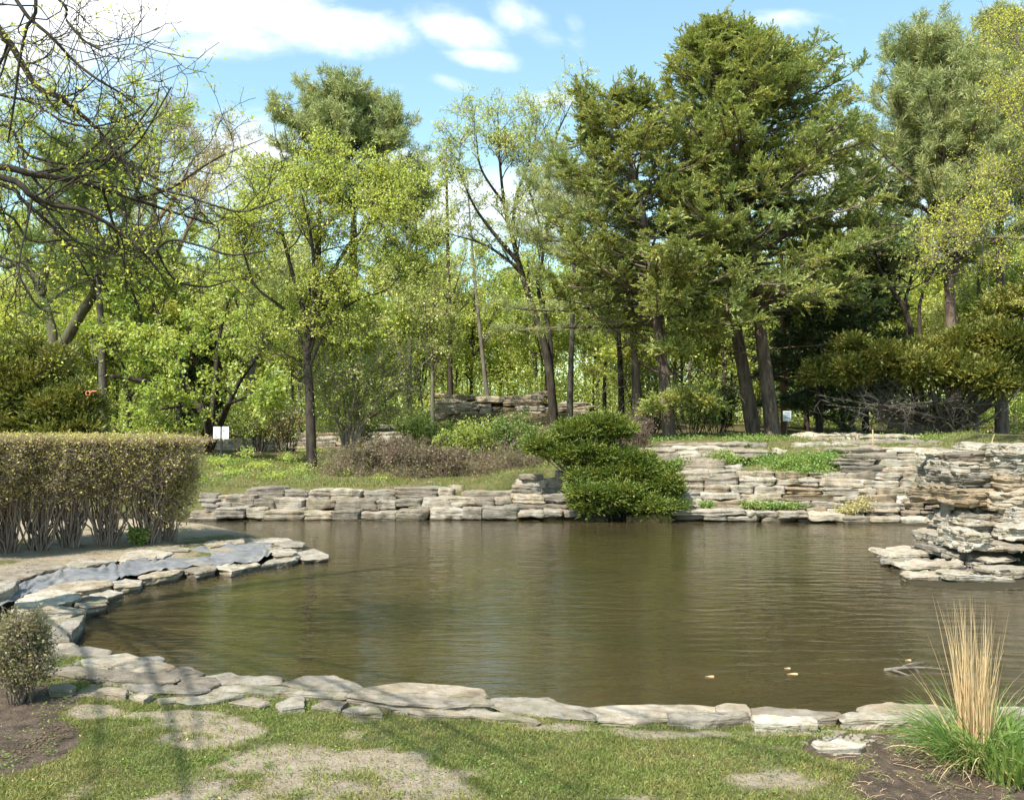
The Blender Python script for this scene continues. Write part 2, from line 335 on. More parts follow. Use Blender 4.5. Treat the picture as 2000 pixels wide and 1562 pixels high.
GV = np.stack([XX.ravel(), YY.ravel(), ZZ], 1); ii = np.arange(nx_ * ny_).reshape(ny_, nx_)
GF = np.stack([ii[:-1, :-1], ii[:-1, 1:], ii[1:, 1:], ii[1:, :-1]], -1).reshape(-1, 4)
BARE = [(630, 1518, 270, 82, .26), (375, 1418, 135, 30, .24), (1260, 1426, 70, 12, .22), (900, 1497, 60, 14, .24), (1260, 1550, 80, 14, .24), (420, 1350, 300, 16, .22), (1450, 1425, 260, 9, .22), (700, 1395, 40, 8, .22), (180, 1378, 60, 16, .24),
        (1120, 1412, 120, 6, .22), (330, 1385, 120, 12, .24), (560, 1562, 320, 22, .24)]
SOIL = [(1900, 1520, 240, 75, .24), (1720, 1450, 160, 32, .24), (20, 1420, 135, 62, .26), (60, 1350, 100, 30, .26), (-120, 1400, 200, 120, .26)]
def patch(x, y, lst):
    x = np.ravel(x); y = np.ravel(y); r = np.zeros(len(x))
    for px, py, rx, ry, z in lst:
        c = G(px, py, z); a = G(px + rx, py, z); b = G(px, py - ry, z); b2 = G(px, py + ry, z)
        ax_ = a[0] - c[0]; by = (b[1] - b2[1]) / 2; cy = (b[1] + b2[1]) / 2
        q = ((x - c[0] - (y - cy) * c[0] / c[1]) / ax_) ** 2 + ((y - cy) / by) ** 2; r = np.maximum(r, sm(1.35 - q, 0, .9))
    return r
def masks(x, y):
    x = np.ravel(x); y = np.ravel(y); n1 = fb2(x, y, 1.6, 4, 11); n2 = fb2(x, y, 6, 3, 12)
    soil = np.clip(patch(x, y, SOIL) * 1.6 + n1 * .35 - .35, 0, 1)
    n4 = fb2(x, y, 2.9, 4, 13); bare = np.clip(patch(x, y, BARE) * 1.0 + n1 * .55 + n4 * .5 + n2 * .5 - .12, 0, 1)
    pen = sm(y, 9, 10.5) * (y < 19) * (x < 0); bare = np.maximum(bare, pen * np.clip(.75 + n1 * .6, 0, 1))
    far = sm(y, 20, 21); wood = sm(y + n1 * 2, 29, 34) * far
    wood = np.maximum(wood, far * sm(x, 3, 5) * sm(y + n1 * 1.5, 26.5, 29))
    return bare, soil, wood
b_, s_, w_ = masks(XX, YY)
gmat, n = mat('ground_surface'); pos = n('NewGeometry').outputs['Position']
at = {k: n('Attribute', attribute_name=k, attribute_type='GEOMETRY').outputs['Fac'] for k in ('bare', 'soil', 'wood')}
fine = n.noise(pos, 60, 4, .7); midn = n.noise(pos, 9, 5, .65); big = n.noise(pos, 1.7, 4, .6)
gr = n.mix(n.rng(midn, .35, .65), (.075, .10, .024), (.13, .13, .04))
gr = n.mix(n.rng(fine, .46, .6, 0, .75), gr, (.21, .17, .10)); gr = n.mix(n.rng(n.noise(pos, .8, 4), .45, .62, 0, .6), gr, (.17, .13, .07))
dirt = n.mix(n.rng(midn, .3, .7), (.42, .345, .255), (.32, .255, .18)); dirt = n.mix(n.rng(fine, .52, .68, 0, .7), dirt, (.19, .145, .10))
dirt = n.mix(n.rng(n.noise(pos, 26, 3, .6), .56, .66, 0, .6), dirt, (.13, .14, .05))
soilc = n.mix(n.rng(midn, .35, .65), (.15, .11, .08), (.085, .062, .047)); soilc = n.mix(n.rng(fine, .56, .68, 0, .6), soilc, (.3, .24, .16))
lit = n.mix(n.rng(fine, .4, .6), (.17, .12, .07), (.075, .06, .035)); lit = n.mix(n.rng(big, .45, .6, 0, .7), lit, (.07, .09, .02))
thr = n.math('ADD', at['bare'], n.math('MULTIPLY', n.math('SUBTRACT', midn, .5), 1.1))
col = n.mix(n.rng(thr, .28, .70), gr, dirt); col = n.mix(n.rng(n.math('ADD', at['soil'], n.math('MULTIPLY', n.math('SUBTRACT', midn, .5), .6)), .35, .6), col, soilc); col = n.mix(at['wood'], col, lit)
zc = n('SeparateXYZ', {0: pos}).outputs[2]; col = n.mix(n.rng(zc, .12, .04), col, (.06, .05, .03))
bp = n('Bump', {'Strength': .9, 'Distance': .03, 'Height': n.math('ADD', fine, n.math('MULTIPLY', midn, 1.5))})
n('OutputMaterial', {0: n('BsdfPrincipled', {'Base Color': col, 'Roughness': .95, 'Normal': bp, 'Specular IOR Level': .1})})
ground = mesh('ground', GV, GF, gmat, smooth=True); tag(ground, kind='structure')
for nm, arr in (('bare', b_), ('soil', s_), ('wood', w_)):
    a = ground.data.attributes.new(nm, 'FLOAT', 'POINT'); a.data.foreach_set('value', arr.astype(np.float32))

# water: murky olive brown, long low ripples that spread out in rings on the right
wm, n = mat('pond_water'); pos = n('NewGeometry').outputs['Position']
ctr = tuple(G(1500, 1560, 0)); dv = n('VectorMath', {0: pos, 1: (ctr[0] + 2.0, -1.0, 0)}, operation='DISTANCE').outputs['Value']
wob = n.noise(pos, .5, 3); rings = n.math('SINE', n.math('MULTIPLY', n.math('ADD', dv, n.math('MULTIPLY', wob, 1.6)), 17.0))
rm = n.math('MULTIPLY', n.rng(n.noise(pos, .25, 2), .38, .58), n.rng(n('SeparateXYZ', {0: pos}).outputs[0], -2.0, 2.5))
m1 = n('Mapping', {0: pos, 2: (0, 0, R(8)), 3: (1.0, 3.2, 1)}); a = n.noise(m1, 1.9, 2, .45, 0, .4); m2 = n('Mapping', {0: pos, 2: (0, 0, R(-14)), 3: (1.3, 4.2, 1)}); b = n.noise(m2, 6.5, 2, .5)
h = n.math('ADD', n.math('ADD', n.math('MULTIPLY', a, 1.0), n.math('MULTIPLY', b, .22)), n.math('MULTIPLY', n.math('MULTIPLY', rings, rm), .15))
bp = n('Bump', {'Strength': .34, 'Distance': .04, 'Height': h})
col = n.mix(n.rng(n.noise(pos, .6, 4), .35, .65), (.066, .049, .021), (.050, .039, .017))
sp = n('TexVoronoi', {'Vector': pos, 'Scale': 11.0, 'Randomness': 1.0}).outputs[0]
fl = n.math('MULTIPLY', n.rng(sp, .075, .035), n.rng(n.noise(pos, 1.1, 2), .45, .6)); col = n.mix(n.math('MULTIPLY', fl, .8), col, (.4, .36, .2))
p = n('BsdfPrincipled', {'Base Color': col, 'Roughness': .04, 'IOR': 1.42, 'Normal': bp, 'Specular IOR Level': .62, 'Subsurface Weight': 1.0, 'Subsurface Radius': (1, .85, .6), 'Subsurface Scale': .55}); n('OutputMaterial', {0: p})
mn, mx = POND.min(0) - .3, POND.max(0) + .3; xs = np.linspace(mn[0], mx[0], 60); ys = np.linspace(mn[1], mx[1], 60)
X2, Y2 = np.meshgrid(xs, ys); i2 = np.arange(3600).reshape(60, 60)
water = mesh('water', np.stack([X2.ravel(), Y2.ravel(), np.zeros(3600)], 1), np.stack([i2[:-1, :-1], i2[:-1, 1:], i2[1:, 1:], i2[1:, :-1]], -1).reshape(-1, 4), wm)
tag(water, kind='structure')

# ------------------------------------------------------------------ stones
def cube_grid(n):
    g = np.linspace(-1, 1, n + 1); vid = {}; V = []; Fq = []
    def q(p):
        k = tuple(np.round(p, 5))
        if k not in vid: vid[k] = len(V); V.append(p)
        return vid[k]
    for ax in range(3):
        for s in (-1, 1):
            for i in range(n):
                for j in range(n):
                    c = []
                    for (a, b) in ((0, 0), (1, 0), (1, 1), (0, 1)):
                        p = [0, 0, 0]; p[ax] = s; p[(ax + 1) % 3] = g[i + a]; p[(ax + 2) % 3] = g[j + b]; c.append(q(p))
                    Fq.append(c if s > 0 else c[::-1])
    return np.array(V, float), np.array(Fq)
CG = {k: cube_grid(k) for k in (5, 8, 13, 22)}
def rock(rng, dims, res=8, rough=.07, q=7, strata=1.0):
    V, Fq = CG[res]; V = V.copy(); ln = (np.abs(V) ** q).sum(1) ** (1 / q); V = V / ln[:, None]
    dims = np.array(dims, float); h = dims / 2; P = V * h; s = int(rng.integers(0, 9999)); md = min(dims[0], dims[1]); off = rng.uniform(0, 50, 3)
    # skewed plan
    P[:, 0] += P[:, 1] * rng.uniform(-.35, .35) * (dims[0] > dims[1] * 1.2) * (res < 20); P[:, 1] *= 1 + (P[:, 0] / h[0]) * rng.uniform(-.25, .25)
    P[:, 2] *= 1 + (P[:, 0] / h[0]) * rng.uniform(-.22, .22)
    nz_ = fbm((P / max(md * .35, .05)) + off, 3, s)
    P += V * (nz_ * rough * md * .6)[:, None]
    lay = vn(np.stack([P[:, 0] * .8 + off[0], P[:, 1] * .8, P[:, 2] / .045 + off[2]], 1), s + 5)
    lay = np.sign(lay) * np.abs(lay) ** .6; P[:, :2] *= (1 + strata * .05 * lay)[:, None]
    if res > 13:                          # deep bedding ledges and broken joints
        q_ = P[:, 2] / .055 + vn(P * [1.6, 1.6, .5] + off, s + 9) * .55 + off[0]; li_ = np.floor(q_); fr = q_ - li_; e_ = hash3(li_.astype(np.int64), np.full(len(P), s), np.zeros(len(P), np.int64), 1)
        P[:, :2] *= (1 + .03 * e_ - .03 * (np.abs(fr - .5) > .40))[:, None]
        blk = vn(np.stack([P[:, 0] / .16 + off[0], P[:, 1] / .16, li_ * 3.7], 1), s + 11); P += V * (np.where(blk > .25, .025, -.012))[:, None] * (np.abs(V[:, 2]) < .9)[:, None]
    P[:, 2] += vn(P * 3.1 + off, s + 8) * dims[2] * .07
    return P, Fq
def rotz(P, a): c, s = math.cos(a), math.sin(a); return np.stack([P[:, 0] * c - P[:, 1] * s, P[:, 0] * s + P[:, 1] * c, P[:, 2]], 1)
def tilt(P, ax, ay): 
    c, s = math.cos(ax), math.sin(ax); P = np.stack([P[:, 0], P[:, 1] * c - P[:, 2] * s, P[:, 1] * s + P[:, 2] * c], 1)
    c, s = math.cos(ay), math.sin(ay); return np.stack([P[:, 0] * c + P[:, 2] * s, P[:, 1], -P[:, 0] * s + P[:, 2] * c], 1)
def rockpart(parent, rng, cen, dims, m, az=0., ti=(0, 0), res=8, rough=.07, q=7, name='stone', base=(0, 0, 0)):
    P, Fq = rock(rng, dims, res, rough, q); P = rotz(tilt(P, *ti), az) + np.asarray(cen) - np.asarray(base)
    return mesh(name, P, Fq, m, parent)

def slab(poly, zt, th, m, label, rng, name='stone_slab', group='flat stones along the pond edge', cat='stone slab'):
    """a flat stone whose upper face has the outline poly (photo pixels unprojected to the level zt)"""
    P = np.array([G(x, y, zt)[:2] for x, y in poly]); n = 44
    e = np.roll(P, -1, 0) - P; L = np.hypot(*e.T); cum = np.concatenate([[0], np.cumsum(L)]); t = np.linspace(0, cum[-1], n, endpoint=False)
    i = np.searchsorted(cum, t, side='right') - 1; O = P[i] + e[i] * ((t - cum[i]) / L[i])[:, None]
    area = .5 * np.sum(O[:, 0] * np.roll(O[:, 1], -1) - np.roll(O[:, 0], -1) * O[:, 1])
    if area < 0: O = O[::-1]
    c = O.mean(0); size = cum[-1] / 6; O = .03 * (np.roll(O, 1, 0) + np.roll(O, -1, 0)) + .94 * O; O = c + (O - c) * 1.05; sd = int(rng.integers(9999))
    def ring(k, z, jit, zz=0.): 
        q = c + (O - c) * k; d = nrm(O - c); p3 = np.stack([q[:, 0], q[:, 1], np.full(n, z)], 1)
        r = vn(p3 * [9, 9, 26], sd) * jit * size + vn(p3 * [30, 30, 40], sd + 1) * jit * .5 * size; p3[:, :2] += d * r[:, None]
        p3[:, 2] += (vn(p3 * [5, 5, 1], sd + 3) * .6 + vn(p3 * [17, 17, 1], sd + 4) * .4) * zz; return p3
    tx, ty = rng.uniform(-.02, .02, 2)
    rings = [ring(.80, zt - th, .05)]
    nl = 5
    for k in range(nl): rings.append(ring(rng.uniform(.93, 1.0), zt - th + th * (k + .3) / nl * .95, .085))
    rings += [ring(1.0, zt - .012, .07), ring(.965, zt, .045, .008)] + [ring(k, zt + .002, .03, .026) for k in (.88, .74, .58, .42, .26, .12)]
    V = np.concatenate(rings + [np.array([[c[0], c[1], zt]])]); V[:, 2] += (V[:, 0] - c[0]) * tx + (V[:, 1] - c[1]) * ty
    K = len(rings); id_ = np.arange(K * n).reshape(K, n); nx2 = np.roll(id_, -1, 1)
    Fq = np.stack([id_[:-1], nx2[:-1], nx2[1:], id_[1:]], -1).reshape(-1, 4); Ft = np.stack([id_[-1], nx2[-1], np.full(n, K * n)], -1)
    base = np.array([c[0], c[1], zt - th]); o = mesh(name, V - base, mats=m, fs=[Fq, Ft]); o.location = base
    return tag(o, label, cat, group)
r0 = np.random.default_rng(5)
SL = [  # outline of the upper face in the photo, top level, thickness, stone, label
 ([(95,1258),(140,1253),(154,1262),(140,1270),(100,1272)],.16,.2,'lime','small pale slab where the left bank turns into the near bank'),
 ([(115,1269),(168,1264),(220,1272),(210,1280),(161,1285),(115,1276)],.19,.2,'lime','pale wedge slab on the near bank just below the turn of the shore'),
 ([(78,1275),(115,1272),(160,1290),(155,1298),(88,1297)],.22,.12,'grey','grey slab beside the right side of the small grey-green shrub'),
 ([(161,1288),(245,1275),(273,1283),(224,1296),(210,1304),(164,1299)],.23,.2,'lime','tilted light grey slab with a thick lit left end on the near bank'),
 ([(245,1285),(311,1279),(322,1286),(318,1293),(250,1292)],.20,.22,'grey','narrow dark-edged slab jutting over the water on the near left bank'),
 ([(217,1301),(259,1290),(322,1293),(343,1301),(276,1313),(238,1310)],.24,.12,'lime','broad smooth slab overlapping the narrow dark-edged one'),
 ([(284,1315),(340,1301),(371,1301),(402,1315),(385,1323),(315,1320)],.22,.2,'grey','pointed grey slab ending the stacked group on the near left bank'),
 ([(86,1297),(175,1302),(280,1315),(345,1322),(340,1332),(225,1326),(150,1318),(92,1309)],.25,.14,'grey','long raised slab with a lit front edge right of the small shrub'),
 ([(342,1328),(420,1321),(432,1335),(400,1344),(355,1340)],.24,.14,'grey','short slab with a chipped front next to the long raised slab'),
 ([(402,1318),(452,1315),(462,1319),(548,1320),(549,1334),(425,1336)],.22,.24,'lime','straight-cut rectangular slab with its right edge standing over the water'),
 ([(417,1338),(525,1337),(665,1352),(677,1355),(675,1364),(577,1355),(420,1347)],.23,.14,'lime','long low slab in front of the rectangular and the flaking slabs'),
 ([(556,1332),(595,1318),(650,1318),(700,1334),(712,1345),(680,1350),(600,1346)],.25,.24,'lime','rough flaking slab with cracked layers on the near bank'),
 ([(713,1340),(792,1331),(870,1337),(943,1345),(946,1360),(922,1360),(810,1351),(706,1346)],.25,.24,'lime','long slab with a dark squared right end over the water'),
 ([(679,1357),(708,1346),(810,1352),(960,1367),(960,1376),(901,1375),(866,1380),(768,1372)],.26,.12,'grey','long slab with a dark wedge end, lying on the grass side'),
 ([(960,1362),(1000,1360),(1083,1365),(1097,1372),(1155,1383),(1160,1404),(1002,1391),(962,1377)],.21,.22,'lime','wide worn slab in the middle of the near bank'),
 ([(796,1388),(897,1386),(1002,1393),(1051,1404),(1041,1408),(915,1398),(827,1396)],.225,.08,'pale','thin flat stone sunk in the lawn before the middle slabs'),
 ([(1150,1382),(1200,1376),(1310,1375),(1410,1380),(1400,1394),(1290,1400),(1180,1397)],.23,.24,'pale','broad bright slab right of the middle of the near bank'),
 ([(1165,1398),(1290,1401),(1300,1405),(1240,1410),(1170,1406)],.22,.1,'lime','thin strip of slab along the grass below the broad bright slab'),
 ([(1398,1377),(1420,1372),(1457,1375),(1466,1384),(1466,1394),(1400,1392)],.26,.24,'pale','small raised slab with a dark undercut right end'),
 ([(1300,1390),(1400,1394),(1462,1392),(1466,1402),(1400,1407),(1310,1404)],.245,.17,'lime','slab with a dark hollow below its front edge'),
 ([(1466,1383),(1520,1383),(1640,1391),(1630,1401),(1590,1402),(1472,1394)],.25,.25,'lime','long slab behind the tilted bright block'),
 ([(1468,1396),(1590,1400),(1596,1412),(1475,1410)],.26,.14,'pale','tilted bright block leaning out toward the lawn'),
 ([(1640,1396),(1675,1391),(1832,1389),(1860,1400),(1830,1406),(1648,1405)],.26,.15,'pale','bright thick slab left of the tall dry grass clump'),
 ([(1675,1379),(1695,1373),(1825,1375),(1860,1388),(1682,1390)],.24,.26,'lime','upper slab resting behind the bright thick one by the grass clump'),
 ([(1950,1380),(2060,1378),(2110,1392),(1960,1396)],.24,.26,'lime','slab seen behind the green blades at the right edge'),
 ([(1587,1449),(1640,1446),(1692,1452),(1680,1459),(1600,1458)],.245,.06,'pale','pale flat stone bedded in the soil below the rubble'),
 ([(610,1376),(638,1366),(680,1369),(664,1384)],.23,.06,'lime','square stepping stone in the grass, left of the triangular one'),
 ([(670,1386),(700,1377),(719,1367),(730,1374),(747,1391),(700,1391)],.235,.06,'pale','triangular stepping stone in the bright grass'),
 ([(189,1349),(215,1343),(252,1348),(245,1357)],.23,.06,'lime','stepping stone nearest the corner of the bare soil bed'),
 ([(254,1356),(276,1350),(301,1355),(280,1366)],.23,.06,'pale','diamond-shaped stepping stone in the lawn'),
 ([(238,1335),(315,1329),(367,1339),(413,1347),(385,1353),(266,1347)],.225,.08,'grey','large flush stone directly below the long raised slab'),
 ([(308,1363),(343,1359),(349,1367),(315,1370)],.23,.06,'lime','smallest flush stone in the line of stepping stones'),
 ([(347,1368),(417,1352),(476,1355),(437,1366),(370,1373)],.23,.06,'pale','long leaf-shaped stepping stone in the lawn'),
 ([(448,1370),(490,1361),(527,1371),(507,1377)],.23,.06,'lime','low stone between the leaf-shaped and the squarish stepping stones'),
 ([(539,1374),(567,1360),(595,1360),(596,1377),(550,1382)],.235,.06,'pale','squarish light stepping stone with a straight right side'),
 ([(95,1338),(128,1332),(148,1340),(140,1348),(100,1348)],.24,.07,'lime','stone in the soil at the right foot of the small shrub'),
 ([(-20,1136),(38,1134),(20,1150),(-20,1160)],.24,.12,'pale','leftmost bank slab cut by the picture edge above the liner'),
 ([(-20,1118),(70,1097),(119,1097),(126,1104),(70,1121),(38,1130),(-20,1132)],.25,.10,'lime','long slab forming the bank above the left end of the liner'),
 ([(128,1103),(147,1090),(224,1089),(229,1095),(196,1100),(140,1108)],.24,.10,'lime','second slab of the bank above the grey liner'),
 ([(234,1092),(245,1079),(297,1072),(338,1079),(315,1088),(241,1094)],.25,.10,'pale','wide slab overhanging the narrow middle of the liner'),
 ([(294,1069),(332,1066),(369,1069),(366,1075),(332,1075)],.27,.06,'lime','small flat stone lying on top of the wide overhanging slab'),
 ([(396,1061),(437,1055),(478,1053),(477,1058),(413,1066)],.26,.08,'lime','slab with a dark edge at the top of the steep liner'),
 ([(304,1060),(357,1053),(422,1055),(395,1062),(315,1069)],.22,.08,'pale','pale slab in the path beside the steep liner'),
 ([(318,1037),(367,1034),(372,1041),(322,1044)],.17,.2,'pale','bright slab on the far side of the spit by the hedge end'),
 ([(374,1039),(416,1037),(421,1042),(378,1045)],.15,.2,'pale','narrow bright slab next along the far side of the spit'),
 ([(350,1048),(427,1044),(476,1046),(472,1051),(385,1053)],.2,.1,'lime','long flat slab across the middle of the spit'),
 ([(479,1049),(563,1051),(569,1055),(518,1060),(483,1054)],.19,.2,'pale','wide pale slab near the end of the spit'),
 ([(534,1060),(567,1055),(596,1060),(592,1066),(555,1067)],.25,.16,'grey','dark-ended block standing near the tip of the spit'),
 ([(528,1075),(556,1068),(583,1077),(567,1083),(535,1085)],.19,.12,'lime','rounded low stone inside the tip of the spit'),
 ([(581,1078),(612,1072),(640,1082),(640,1088),(591,1091)],.1,.2,'pale','outermost thin slab at the tip of the spit'),
 ([(511,1103),(528,1091),(588,1086),(570,1095)],.11,.2,'lime','slab on the water side just short of the tip'),
 ([(416,1107),(490,1092),(507,1101),(451,1115)],.12,.2,'pale','sloping slab below the steep right part of the liner'),
 ([(360,1112),(367,1101),(415,1101),(422,1110),(385,1119)],.15,.22,'lime','dark-sided block at the pond side of the liner'),
 ([(270,1126),(315,1111),(359,1111),(336,1123),(276,1130)],.16,.22,'lime','second dark-sided block on the pond side of the liner'),
 ([(208,1138),(238,1129),(278,1132),(273,1143),(224,1148)],.13,.2,'pale','low light slab between the blocks and the big pale boulder'),
 ([(77,1152),(126,1138),(213,1133),(219,1140),(157,1152),(87,1156)],.2,.14,'lime','long thin slab with a ragged shaded right end'),
 ([(31,1175),(52,1160),(105,1151),(150,1157),(158,1165),(115,1178),(35,1181)],.24,.22,'pale','large rounded pale boulder at the left end of the liner'),
 ([(176,1161),(210,1151),(241,1156),(210,1165)],.1,.18,'pale','small slab lapped by the water beyond the square block'),
 ([(148,1168),(164,1162),(207,1165),(207,1178),(168,1186),(145,1177)],.17,.25,'lime','square light block with a dark water side'),
 ([(31,1183),(87,1179),(147,1186),(166,1194),(63,1205),(42,1205)],.22,.2,'pale','broad slab below the large rounded boulder'),
 ([(56,1207),(119,1196),(149,1200),(133,1209),(115,1225),(66,1223)],.2,.2,'lime','slab above the dark wet boulder'),
 ([(112,1226),(126,1209),(166,1203),(158,1216),(140,1233)],.14,.3,'grey','dark wet boulder half in the water'),
 ([(70,1229),(122,1226),(131,1235),(135,1249),(90,1253)],.17,.2,'lime','slab between the dark wet boulder and the near bank'),
]
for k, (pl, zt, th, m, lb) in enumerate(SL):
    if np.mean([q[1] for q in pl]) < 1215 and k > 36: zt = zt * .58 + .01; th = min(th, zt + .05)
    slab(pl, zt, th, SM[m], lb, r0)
for i, (x, lb) in enumerate([(150, 'pale stone glimpsed between the hedge stems, left'), (235, 'pale stone glimpsed between the last two hedge shrubs')]):
    slab([(x, 1037), (x + 50, 1035), (x + 55, 1040), (x + 4, 1042)], .15, .2, SM['pale'], lb, r0)

# retaining wall on the far left shore: stones traced row by row (x0, x1, top, bottom, distance)
def wall(name, label, rows, m, seed, depth=.45, cat='stone wall', mats=None, rough=.09, res=8, jit=2.0, group=None):
    rng = np.random.default_rng(seed); b = D(rows[0][0], rows[0][3], rows[0][4]); t = thing(name, label, cat, b, group)
    for (x0, x1, y0, y1, d) in rows:
        a = D(x0, y1, d); c = D(x1, y0, d); wd = c[0] - a[0]; h = c[2] - a[2]; dp = depth * rng.uniform(.8, 1.3)
        rockpart(t, rng, ((a[0] + c[0]) / 2, d + dp / 2 + rng.uniform(-.04, .04), (a[2] + c[2]) / 2), (wd * 1.015, dp, h * 1.06), (mats or [m])[int(rng.integers(len(mats or [m])))],
                 az=rng.uniform(-.05, .05), ti=(0, rng.uniform(-.02, .02)), res=res, rough=rough, base=b, q=8)
    return t
def fill(x0, x1, y0, y1, d, wmin, wmax, rng, s0=0, s1=0):
    out = []; x = x0
    while x < x1 - wmin * .3:
        w_ = min(rng.uniform(wmin, wmax), x1 - x); u_ = (x - x0) / (x1 - x0); sy = s0 + (s1 - s0) * u_; hh = rng.uniform(-2, 1)
        out.append((x, x + w_, y0 + sy + hh, y1 + sy, d)); x += w_ + rng.uniform(0, 2)
    return out
LW = [(372, 432, 1000, 1019, 21.5)]
LW += [(x0, x1, y0, y1, 21.6) for x0, x1, y0, y1 in [(396, 422, 988, 1002), (422, 480, 991, 1012), (480, 520, 993, 1012), (510, 596, 997, 1017), (596, 648, 999, 1018), (648, 704, 998, 1018), (704, 776, 1000, 1018), (776, 836, 997, 1018), (836, 900, 993, 1017), (900, 942, 993, 1015), (942, 1010, 990, 1014), (1010, 1062, 998, 1011), (1062, 1100, 996, 1010), (1100, 1132, 998, 1010)]]
LW += [(x0, x1, y0, y1, 21.95) for x0, x1, y0, y1 in [(392, 420, 976, 990), (420, 452, 981, 993), (440, 478, 968, 993), (468, 496, 968, 990), (496, 536, 974, 993), (530, 595, 974, 995), (595, 652, 975, 994), (652, 735, 976, 996), (735, 772, 977, 996), (772, 824, 975, 990), (795, 850, 989, 998), (824, 880, 973, 994), (860, 926, 972, 990), (925, 967, 974, 990), (967, 1000, 971, 986), (1000, 1060, 966, 984), (1060, 1112, 966, 980), (990, 1100, 984, 998), (1084, 1120, 980, 997), (548, 600, 992, 1000), (690, 740, 993, 1000)]]
LW += [(x0, x1, y0, y1, 22.35) for x0, x1, y0, y1 in [(386, 424, 964, 979), (424, 462, 967, 980), (480, 556, 952, 976), (556, 600, 959, 976), (600, 648, 957, 976), (648, 706, 956, 977), (710, 772, 958, 978), (772, 856, 952, 973), (856, 886, 954, 972), (905, 1000, 960, 974), (930, 998, 968, 978)]]
LW += [(x0, x1, y0, y1, 22.8) for x0, x1, y0, y1 in [(1000, 1040, 946, 966), (1025, 1070, 951, 968), (1058, 1118, 952, 968), (1008, 1068, 938, 953), (1068, 1120, 934, 954), (1015, 1060, 926, 938), (1085, 1120, 922, 937)]]
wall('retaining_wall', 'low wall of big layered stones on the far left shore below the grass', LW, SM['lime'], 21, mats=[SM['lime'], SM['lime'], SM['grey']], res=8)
rw = np.random.default_rng(33)
# edging course and terraced wall on the far right shore
E1 = [(1314, 1460, 997, 1006, 21.3), (1320, 1375, 1005, 1016, 21.45), (1375, 1425, 1007, 1017, 21.3), (1425, 1490, 1008, 1019, 21.3), (1460, 1478, 999, 1009, 21.3), (1478, 1522, 1000, 1010, 21.2), (1490, 1560, 1010, 1021, 21.25),
      (1526, 1580, 999, 1012, 21.1), (1580, 1648, 1003, 1019, 21.0), (1560, 1640, 1014, 1022, 21.2), (1648, 1702, 1009, 1023, 20.9), (1704, 1770, 1012, 1026, 20.8), (1770, 1856, 1013, 1028, 20.7)]
wall('edging_wall', 'low course of long thin stones at the waterline below the terraced wall', E1, SM['pale'], 35, depth=.5, mats=[SM['pale'], SM['lime']])
RW = []
yb = 1001
for k, (hh, d) in enumerate([(12, 21.9), (11, 22.0), (13, 22.1), (15, 22.25), (15, 22.45), (13, 22.7)]):
    RW += fill(1322 + k * 3, 1852, yb - hh, yb, d, 34, 92, rw, -2, 10 - k * 1.2); yb -= hh
RWu = []; yb = 938
for k, (hh, d) in enumerate([(13, 22.75), (14, 22.8), (13, 22.9), (13, 23.0), (10, 23.15)]):
    RWu += fill(1628 + (k % 2) * 14 + k * 3, 1900, yb - hh, yb, d, 45, 110, rw, 0, 2); yb -= hh
tw = wall('terraced_wall', 'long dry wall of pale stacked stones on the far right shore', RW, SM['pale'], 36, depth=.6, mats=[SM['pale'], SM['pale'], SM['lime'], SM['lime'], SM['old']], rough=.12)
wall('upper_wall', 'upper stretch of thin pale slabs between the weeds and the rock outcrop', RWu, SM['pale'], 37, depth=.7, mats=[SM['pale'], SM['pale'], SM['lime'], SM['grey']], rough=.1)
ST = []
for (x0, x1, y, d) in [(1322, 1560, 933, 23.2), (1335, 1450, 921, 23.5), (1340, 1440, 909, 23.8), (1270, 1330, 897, 24.3), (1330, 1440, 899, 24.2), (1250, 1420, 886, 24.9), (1420, 1640, 889, 24.6), (1290, 1500, 876, 25.6), (1560, 1700, 879, 24.9), (1480, 1640, 867, 26.4), (1640, 1830, 872, 25.3), (1560, 1700, 858, 27.2), (1760, 1900, 884, 23.9), (1800, 1990, 876, 24.6), (1690, 1800, 861, 26.6), (1880, 2060, 884, 23.5)]:
    ST += fill(x0, x1, y - 10, y + 3, d, 45, 125, rw)
ST = [s for s in ST if rw.random() > .05][:100]
wall('stone_terrace', 'scattered flat stones stepping up the grassy slope above the terraced wall', ST, SM['pale'], 38, depth=.8, mats=[SM['pale'], SM['lime'], SM['lime'], SM['grey']], cat='stone terrace', rough=.13)
